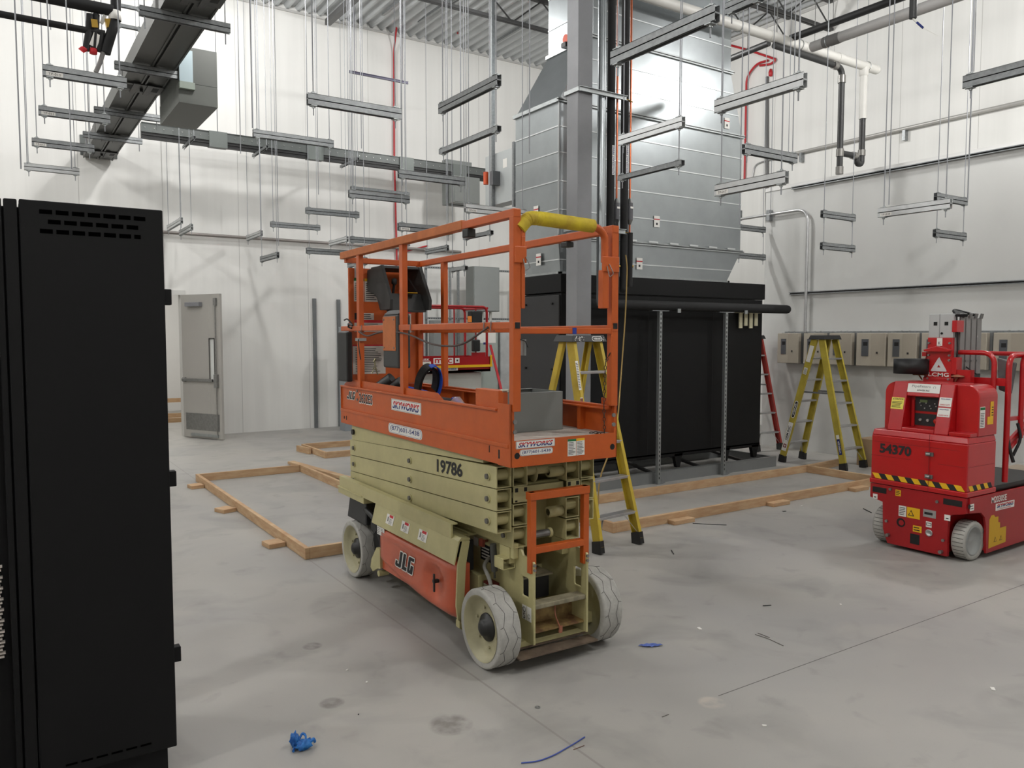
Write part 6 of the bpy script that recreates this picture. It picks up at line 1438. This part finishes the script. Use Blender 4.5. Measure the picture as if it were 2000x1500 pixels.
for (a, b_, lab) in (((818, 42), (878, 2), 'thin grey strut brace near the joists, left one'), ((748, 28), (790, -5), 'short grey brace at the top above the red conduit'), ((961, 87), (1030, 45), 'grey strut brace at the top left of the duct')):
    o = B().beam(on(*a, 'y', 13.4), on(*b_, 'y', 12.2), .05, .05).build('strut_brace', M_galvd); tag(o, lab, 'brace')
# thin double rail hanging left of the red conduit
A_, B_2 = on(682, 140, 'y', 12.6), on(797, 162, 'y', 12.6)
o = B().box(0, B_2.x-A_.x, -.02, .02, .012, .02).box(0, B_2.x-A_.x, -.02, .02, -.02, -.012).box(0, B_2.x-A_.x, -.002, .002, -.012, .012).tube([(.1, 0, 0), (.1, 0, RZ-(A_.z+B_2.z)/2)], .004, 6).tube([(B_2.x-A_.x-.1, 0, 0), (B_2.x-A_.x-.1, 0, RZ-(A_.z+B_2.z)/2)], .004, 6).build('thin_rail', mat('thin_rail_dark', (96, 94, 110), .4, .5)); o.location = (A_.x, 12.6, (A_.z+B_2.z)/2); tag(o, 'thin double rail hanging in front of the back wall at the red conduit', 'rail')
# ================================================================== PIPES top right
yv = 6.60; ps, pe = on(1275, 2, 'y', yv), on(1716, 134, 'y', yv)
zz_ = (ps.z+pe.z)/2
g = thing('white_drain_pipe', 'thick white jacketed pipe crossing the top right with a drop leg', 'pipe', (pe.x, yv, zz_)); rr_ = .06
k_ = 1
b_ = B().cyl((-9, 0, 0), (-.05, 0, 0), rr_, 18).lathe((-.05, 0, 0), (1, 0, 0), [(rr_, 0), (rr_*.8, .03), (.001, .04)], 16); b_.build('pipe_run', M_pvc, g)
zd = on(1683, 232, 'y', yv).z-zz_; xd_ = on(1687, 150, 'y', yv).x-pe.x
B().cyl((xd_, 0, 0), (xd_, 0, zd), rr_*.82, 16).lathe((xd_, 0, -.14), (0, 0, 1), [(rr_*.85, 0), (rr_*1.05, .02), (rr_*1.05, .12)], 16).build('drop_leg', M_pvc, g)
cf = B()
for x in (-.25, -.9, -1.6, -2.3): cf.cyl((x-.05, 0, 0), (x+.05, 0, 0), rr_*1.06, 18).cut()
cf.pieces('pipe_collar', M_pvc, g)
hg = B()
for x in (-.28, -1.75, -2.9): hg.tube([(x+0*k, math.cos(a)*(rr_+.008), math.sin(a)*(rr_+.008)) for a in [2*math.pi*k/14 for k in range(14)]], .004, 5, closed=True); hg.tube([(x, 0, rr_), (x, 0, RZ-zz_)], .005, 6).cut()
hg.pieces('clevis_hanger', M_galv, g)
zt0 = on(1684, 300, 'y', yv).z; M_blp = mat('black_pipe', (44, 44, 44), .5)
g = thing('black_trap_pipe', 'black drain pipe with a curved trap dropping to the partition top', 'pipe', (pe.x+xd_, yv, 0))
xb2 = on(1643, 200, 'y', yv).x-(pe.x+xd_); z1_ = zz_+zd; zb_ = on(1640, 336, 'y', yv).z; ztp_ = on(1500, 82, 'y', yv).z
zu = on(1684, 318, 'y', yv).z; xh = xb2; zh = on(1662, 303, 'y', yv).z
r2 = .04
B().tube(bend([(0, 0, z1_+.02), (0, 0, zu-.02), (-.1, 0, zu-.03), (-.11, 0, zh), (xb2, 0, zh)], .09, 8), r2, 14).build('trap_bend', M_blp, g)
ztop = on(1643, 132, 'y', yv).z
xs0 = on(1512, 84, 'y', yv).x-(pe.x+xd_)
B().tube(bend([(xs0, 0, ztop+.02), (xb2, 0, ztop), (xb2, 0, zb_)], .12, 8), r2, 14).build('pipe_run', M_blp, g)
cp_ = B()
for z in (zh, zb_+.02): cp_.cyl((xb2, 0, z-.05), (xb2, 0, z+.05), r2*1.25, 14).cut()
cp_.cyl((0, 0, zh+.02), (0, 0, zh+.1), r2*1.25, 14).cut().cyl((xb2, 0, ztop-.2), (xb2, 0, ztop-.1), r2*1.25, 14).cut().cyl((-.22, 0, zh), (-.14, 0, zh), r2*1.3, 14).cut().cyl((xb2-.2, 0, ztop), (xb2-.12, 0, ztop), r2*1.25, 14)
cp_.pieces('coupling', mat('coupling_steel', (130, 128, 124), .4, .6), g)
hs_ = B().tube([(xs0+.05, 0, ztop+.0), (xs0+.05, 0, RZ)], .006, 6).cut().tube([(xb2-.6, 0, ztop), (xb2-.6, 0, RZ)], .005, 6); hs_.pieces('hanger_rod', M_steel, g)
# white pipe coming from the right
pa, pb_ = on(1586, 92, 'x', 7.7), on(1875, -2, 'x', 7.7); zc_ = pa.z
g = thing('white_branch_pipe', 'pale grey pipe running back from the right to the thick white pipe', 'pipe', (pa.x, pa.y, zc_)); b_ = B().cyl((0, 0, 0), (0, -6.5, 0), .055, 16); b_.build('pipe_run', mat('grey_pvc', (186, 184, 182), .5), g)
b_ = B().cyl((0, -.15, 0), (0, -.35, 0), .059, 16).cut().cyl((0, -2.2, 0), (0, -2.6, 0), .059, 16); b_.pieces('grey_sleeve', M_gri, g)
hg = B()
for y in (-.2, -2.5): hg.tube([(math.cos(a)*.062, y, math.sin(a)*.062) for a in [2*math.pi*k/14 for k in range(14)]], .005, 5, closed=True); hg.tube([(0, y, .06), (0, y, RZ-zc_)], .006, 6).cut()
hg.pieces('clevis_hanger', M_galv, g)
pa, pb_ = on(1545, 75, 'x', 8.6), on(1760, 0, 'x', 8.6)
g = thing('black_overhead_pipe', 'black pipe running parallel behind the pale grey pipe at top right', 'pipe', (8.6, pa.y, pa.z)); B().cyl((0, 0, 0), (0, -8, 0), .045, 14).build('pipe_run', M_blp, g)
hg = B()
for y in (-.6, -2.4): hg.tube([(0, y, .04), (0, y, RZ-pa.z)], .006, 6).cut()
hg.pieces('hanger_rod', M_steel, g)
pa = on(1425, 118, 'y', 7.9); pb_ = on(1500, 86, 'y', 7.9)
o = B().cyl(on(1423, 116, 'x', 9.3), on(1502, 84, 'x', 9.3), .045, 14).tube([on(1460, 101, 'x', 9.3), on(1460, 101, 'x', 9.3)*1+Vector((0, 0, RZ-on(1460, 101, 'x', 9.3).z))], .005, 6).build('black_pipe_stub', M_blp); tag(o, 'short black pipe poking out right of the duct riser', 'pipe')
# dangling wire at the top right
g = thing('dangling_wire', 'short dark sleeve with a blue and white wire dangling at the top right', 'wire', on(1783, 36, 'x', 6.6))
B().cyl((0, 0, 0), (0, 0, 1.2), .03, 10).build('dark_sleeve', M_blp, g); B().tube([(0, 0, 0), (.01, -.03, -.04)], .008, 6).tube([(.01, -.03, -.04), (.02, -.08, -.10)], .009, 6, 1).tube([(.02, -.08, -.1), (.03, -.2, -.2)], .002, 5).build('wire_end', [M_white, M_navy], g)
# ================================================================== VALVE CLUSTER top left
yq = 7.9
def q3(px, py, y=yq): return on(px, py, 'y', y)
a_, b2 = q3(-40, 22), q3(205, 64)
g = thing('black_overhead_pipe', 'thin black insulated pipe crossing the top left corner', 'pipe', (b2.x, yq, (a_.z+b2.z)/2)); B().cyl((a_.x-b2.x-3, 0, 0), (0, 0, 0), .028, 12).build('pipe_run', M_insul, g); B().tube([(-1.4, 0, 0), (-1.4, 0, RZ-(a_.z+b2.z)/2)], .005, 6).build('hanger_rod', M_steel, g)
a_, b2 = q3(80, -4), q3(222, 18)
g = thing('black_overhead_pipe', 'thick black insulated pipe at the top left above the thin one', 'pipe', (b2.x, yq, (a_.z+b2.z)/2)); B().cyl((a_.x-b2.x-3, 0, 0), (0, 0, 0), .05, 14).build('pipe_run', M_insul, g); B().tube([(-1.2, 0, 0), (-1.2, 0, RZ-(a_.z+b2.z)/2)], .005, 6).build('hanger_rod', M_steel, g)
g = thing('valve_assembly', 'cluster of black pipe legs and brass valves hanging at the top left', 'valve assembly', q3(190, 60))
o_ = q3(190, 60)
def w3(px, py): return q3(px, py)-o_
B().tube(bend([w3(226, -30), w3(226, 30), w3(219, 60), w3(208, 95), w3(206, 104)], .1), .042, 14).build('insulated_leg', M_insul, g)
B().tube([w3(176, 28), w3(174, 60), w3(168, 98)], .03, 12).cut().tube([w3(188, 28), w3(187, 60), w3(184, 95)], .028, 12).cut().tube([w3(198, 62), w3(196, 80), w3(192, 100)], .028, 12).pieces('insulated_leg', M_insul, g)
B().beam(w3(183, 40), w3(185, 56), .07, .05).cut().beam(w3(210, 38), w3(214, 55), .05, .05).pieces('brass_valve', mat('brass', (186, 150, 70)), g)
B().beam(w3(190, 68), w3(181, 92), .05, .06).cut().beam(w3(181, 26), w3(177, 46), .015, .03).cut().beam(w3(205, 30), w3(198, 46), .015, .03).pieces('white_gauge_tag', M_white, g)
B().lathe(w3(182, 94), (0, 0, -1), [(.02, 0), (.035, .01), (.03, .05), (.001, .055)], 12).cut().lathe(w3(163, 92), (0, 0, -1), [(.02, 0), (.04, .02), (.001, .05)], 12).pieces('red_cap', M_redi, g)
B().tube([w3(202, 100), w3(196, 120), w3(187, 141)], .02, 10).build('drain_leg', mat('grey_leg', (120, 118, 116), .5), g)
B().lathe(w3(224, 22), (0, 0, 1), [(.05, 0), (.052, 0), (.052, -.08), (.05, -.08)], 14).cut().tube([w3(212, 55), w3(216, 62), w3(222, 58)], .008, 6).cut().tube([w3(211, 65), w3(216, 70), w3(221, 66)], .008, 6).cut().tube([w3(212, 75), w3(215, 80), w3(219, 76)], .008, 6).pieces('pipe_band', M_white, g)
# ================================================================== FLOOR LITTER
M_glove = mat('blue_nitrile', (48, 128, 200), .4, noise=.3, nscale=25, col2=(20, 84, 164))
p = fl(586, 1462); g = thing('crumpled_glove', 'crumpled bright blue glove on the floor in the foreground', 'glove', (p.x, p.y, 0)); g.scale = (.75, .8, 1.0)
def blob(c, rx, ry, rz, sd_, amp=.35):
    bm = bmesh.new(); bmesh.ops.create_icosphere(bm, subdivisions=3, radius=1); rs = random.Random(sd_); ph = [rs.uniform(0, 6) for _ in range(6)]
    vs = []
    for v in bm.verts:
        q = v.co; k = 1+amp*(math.sin(q.x*5+ph[0])*math.sin(q.y*6+ph[1])+.6*math.sin(q.z*9+ph[2])*math.sin(q.x*8+ph[3])); vs.append((c[0]+q.x*rx*k, c[1]+q.y*ry*k, max(.001, c[2]+q.z*rz*k)))
    bm.verts.index_update(); fs = [[v.index for v in f.verts] for f in bm.faces]; bm.free(); return vs, fs
b_ = B(); b_.add(*blob((.015, -.02, .02), .045, .028, .02, 3), 0, True); b_.add(*blob((-.02, .03, .03), .022, .026, .03, 5), 0, True); b_.build('palm', M_glove, g)
b_ = B(); b_.tube(bend([(-.005, .01, .03), (.02, .02, .055), (.035, .005, .05), (.03, -.01, .03), (.01, .0, .03)], .02), .006, 8).tube(bend([(.04, -.02, .02), (.075, -.01, .03), (.085, .0, .012)], .02), .008, 8).tube(bend([(-.03, .04, .04), (-.035, .055, .02), (-.03, .02, .008)], .02), .007, 8).tube([(-.03, -.0, .01), (-.045, -.02, .006)], .007, 8); b_.build('fingers', M_glove, g)
def litter(nm, px, py, lab, cat, bld, m, rz=0):
    p = fl(px, py); o = bld.build(nm, m); o.location = (p.x, p.y, 0); o.rotation_euler.z = rz; tag(o, lab, cat); return o
b_ = B(); vs = []; n = 8
for i in range(n+1):
    for k in range(3): t = i/n-.5; w_ = .022*math.cos(t*2.6); vs.append((t*.12+.01*(k-1), (k-1)*w_, .004+.006*abs(math.sin(i*1.3+k))))
b_.add(vs, [(i*3+k, (i+1)*3+k, (i+1)*3+k+1, i*3+k+1) for i in range(n) for k in range(2)], 0)
o = litter('tape_scrap', 1271, 1262, 'scrap of blue masking tape on the floor right of the lift wheel', 'tape', b_, mat('tape_blue', (74, 96, 168), .6), -.6); sm_ = o.modifiers.new('solid', 'SOLIDIFY'); sm_.thickness = .001
pts = [fl(1018, 1492), fl(1050, 1489), fl(1080, 1478), (fl(1108, 1462)), fl(1125, 1452), fl(1142, 1441)]; pts = [Vector((q.x, q.y, .004)) for q in pts]
o = B().tube(bend(pts, .05), .0028, 8).build('wire_scrap', mat('wire_blue', (58, 78, 156), .5)); tag(o, 'curved blue wire scrap on the floor at the bottom edge', 'wire')
def tube_px(nm, pxs, r, m, lab, cat='wire'):
    pts = [Vector((*fl(*q).xy, r+.0005)) for q in pxs]; o = B().tube(bend(pts, .02), r, 6).build(nm, m); tag(o, lab, cat); return o
M_wg = mat('wire_grey', (104, 100, 94), .5)
tube_px('wire_scrap', [(1475, 1240), (1500, 1248), (1530, 1262)], .002, M_wg, 'thin grey wire scrap on the floor between the two lifts')
tube_px('wire_scrap', [(1480, 1237), (1503, 1246)], .002, M_wg, 'second thin grey wire scrap touching the first between the lifts')
tube_px('wire_scrap', [(1120, 1465), (1141, 1457)], .0018, mat('wire_brown2', (120, 92, 80), .5), 'short brown wire beside the curved blue wire')
tube_px('wire_scrap', [(1293, 1401), (1306, 1396)], .0018, M_wg, 'tiny dark wire scrap on the open floor')
tube_px('wire_scrap', [(1490, 1184), (1506, 1183)], .003, M_ink, 'short black scrap on the floor between lift and mast lift')
tube_px('wire_scrap', [(1686, 994), (1702, 1002)], .004, M_ink, 'dark curved scrap beside the red mast lift left wheel')
tube_px('wire_scrap', [(1353, 1023), (1419, 1026)], .003, M_ink, 'long thin dark rod on the floor before the long timber frame')
tube_px('wire_scrap', [(1311, 1075), (1316, 1083)], .003, M_ink, 'tiny dark rod on the floor right of the near ladder')
o = litter('washer_ring', 1050, 1382, 'small steel washer on the floor in front of the lift', 'washer', B().lathe((0, 0, 0), (0, 0, 1), [(.006, 0), (.0125, 0), (.0125, .003), (.006, .003), (.006, 0)], 20), M_steel)
for (px, py, w_, lab) in ((1366, 1228, .035, 'small white paper scrap right of the lift'), (1939, 1346, .035, 'white paper scrap at the lower right'), (1642, 1181, .02, 'tiny white scrap left of the mast lift wheel'), (1493, 1418, .02, 'tiny white scrap near the end of the floor joint'), (678, 1309, .015, 'tiny pale chip on the floor left of the lift'), (716, 1333, .015, 'second tiny pale chip left of the lift front wheel'), (700, 1396, .008, 'tiny dark nut on the floor above the blue glove'), (1566, 988, .03, 'white crumb by the long timber frame'), (1532, 999, .04, 'small grey pebble by the long timber frame')):
    dark = 'dark' in lab or 'grey' in lab
    litter('floor_scrap', px, py, lab, 'scrap', B().prism([(-w_/2, -w_*.3), (w_*.5, -w_*.22), (w_*.4, w_*.3), (-w_*.42, w_*.2)], 'z', .0005, .004), M_ink if dark else M_white, px*.01)
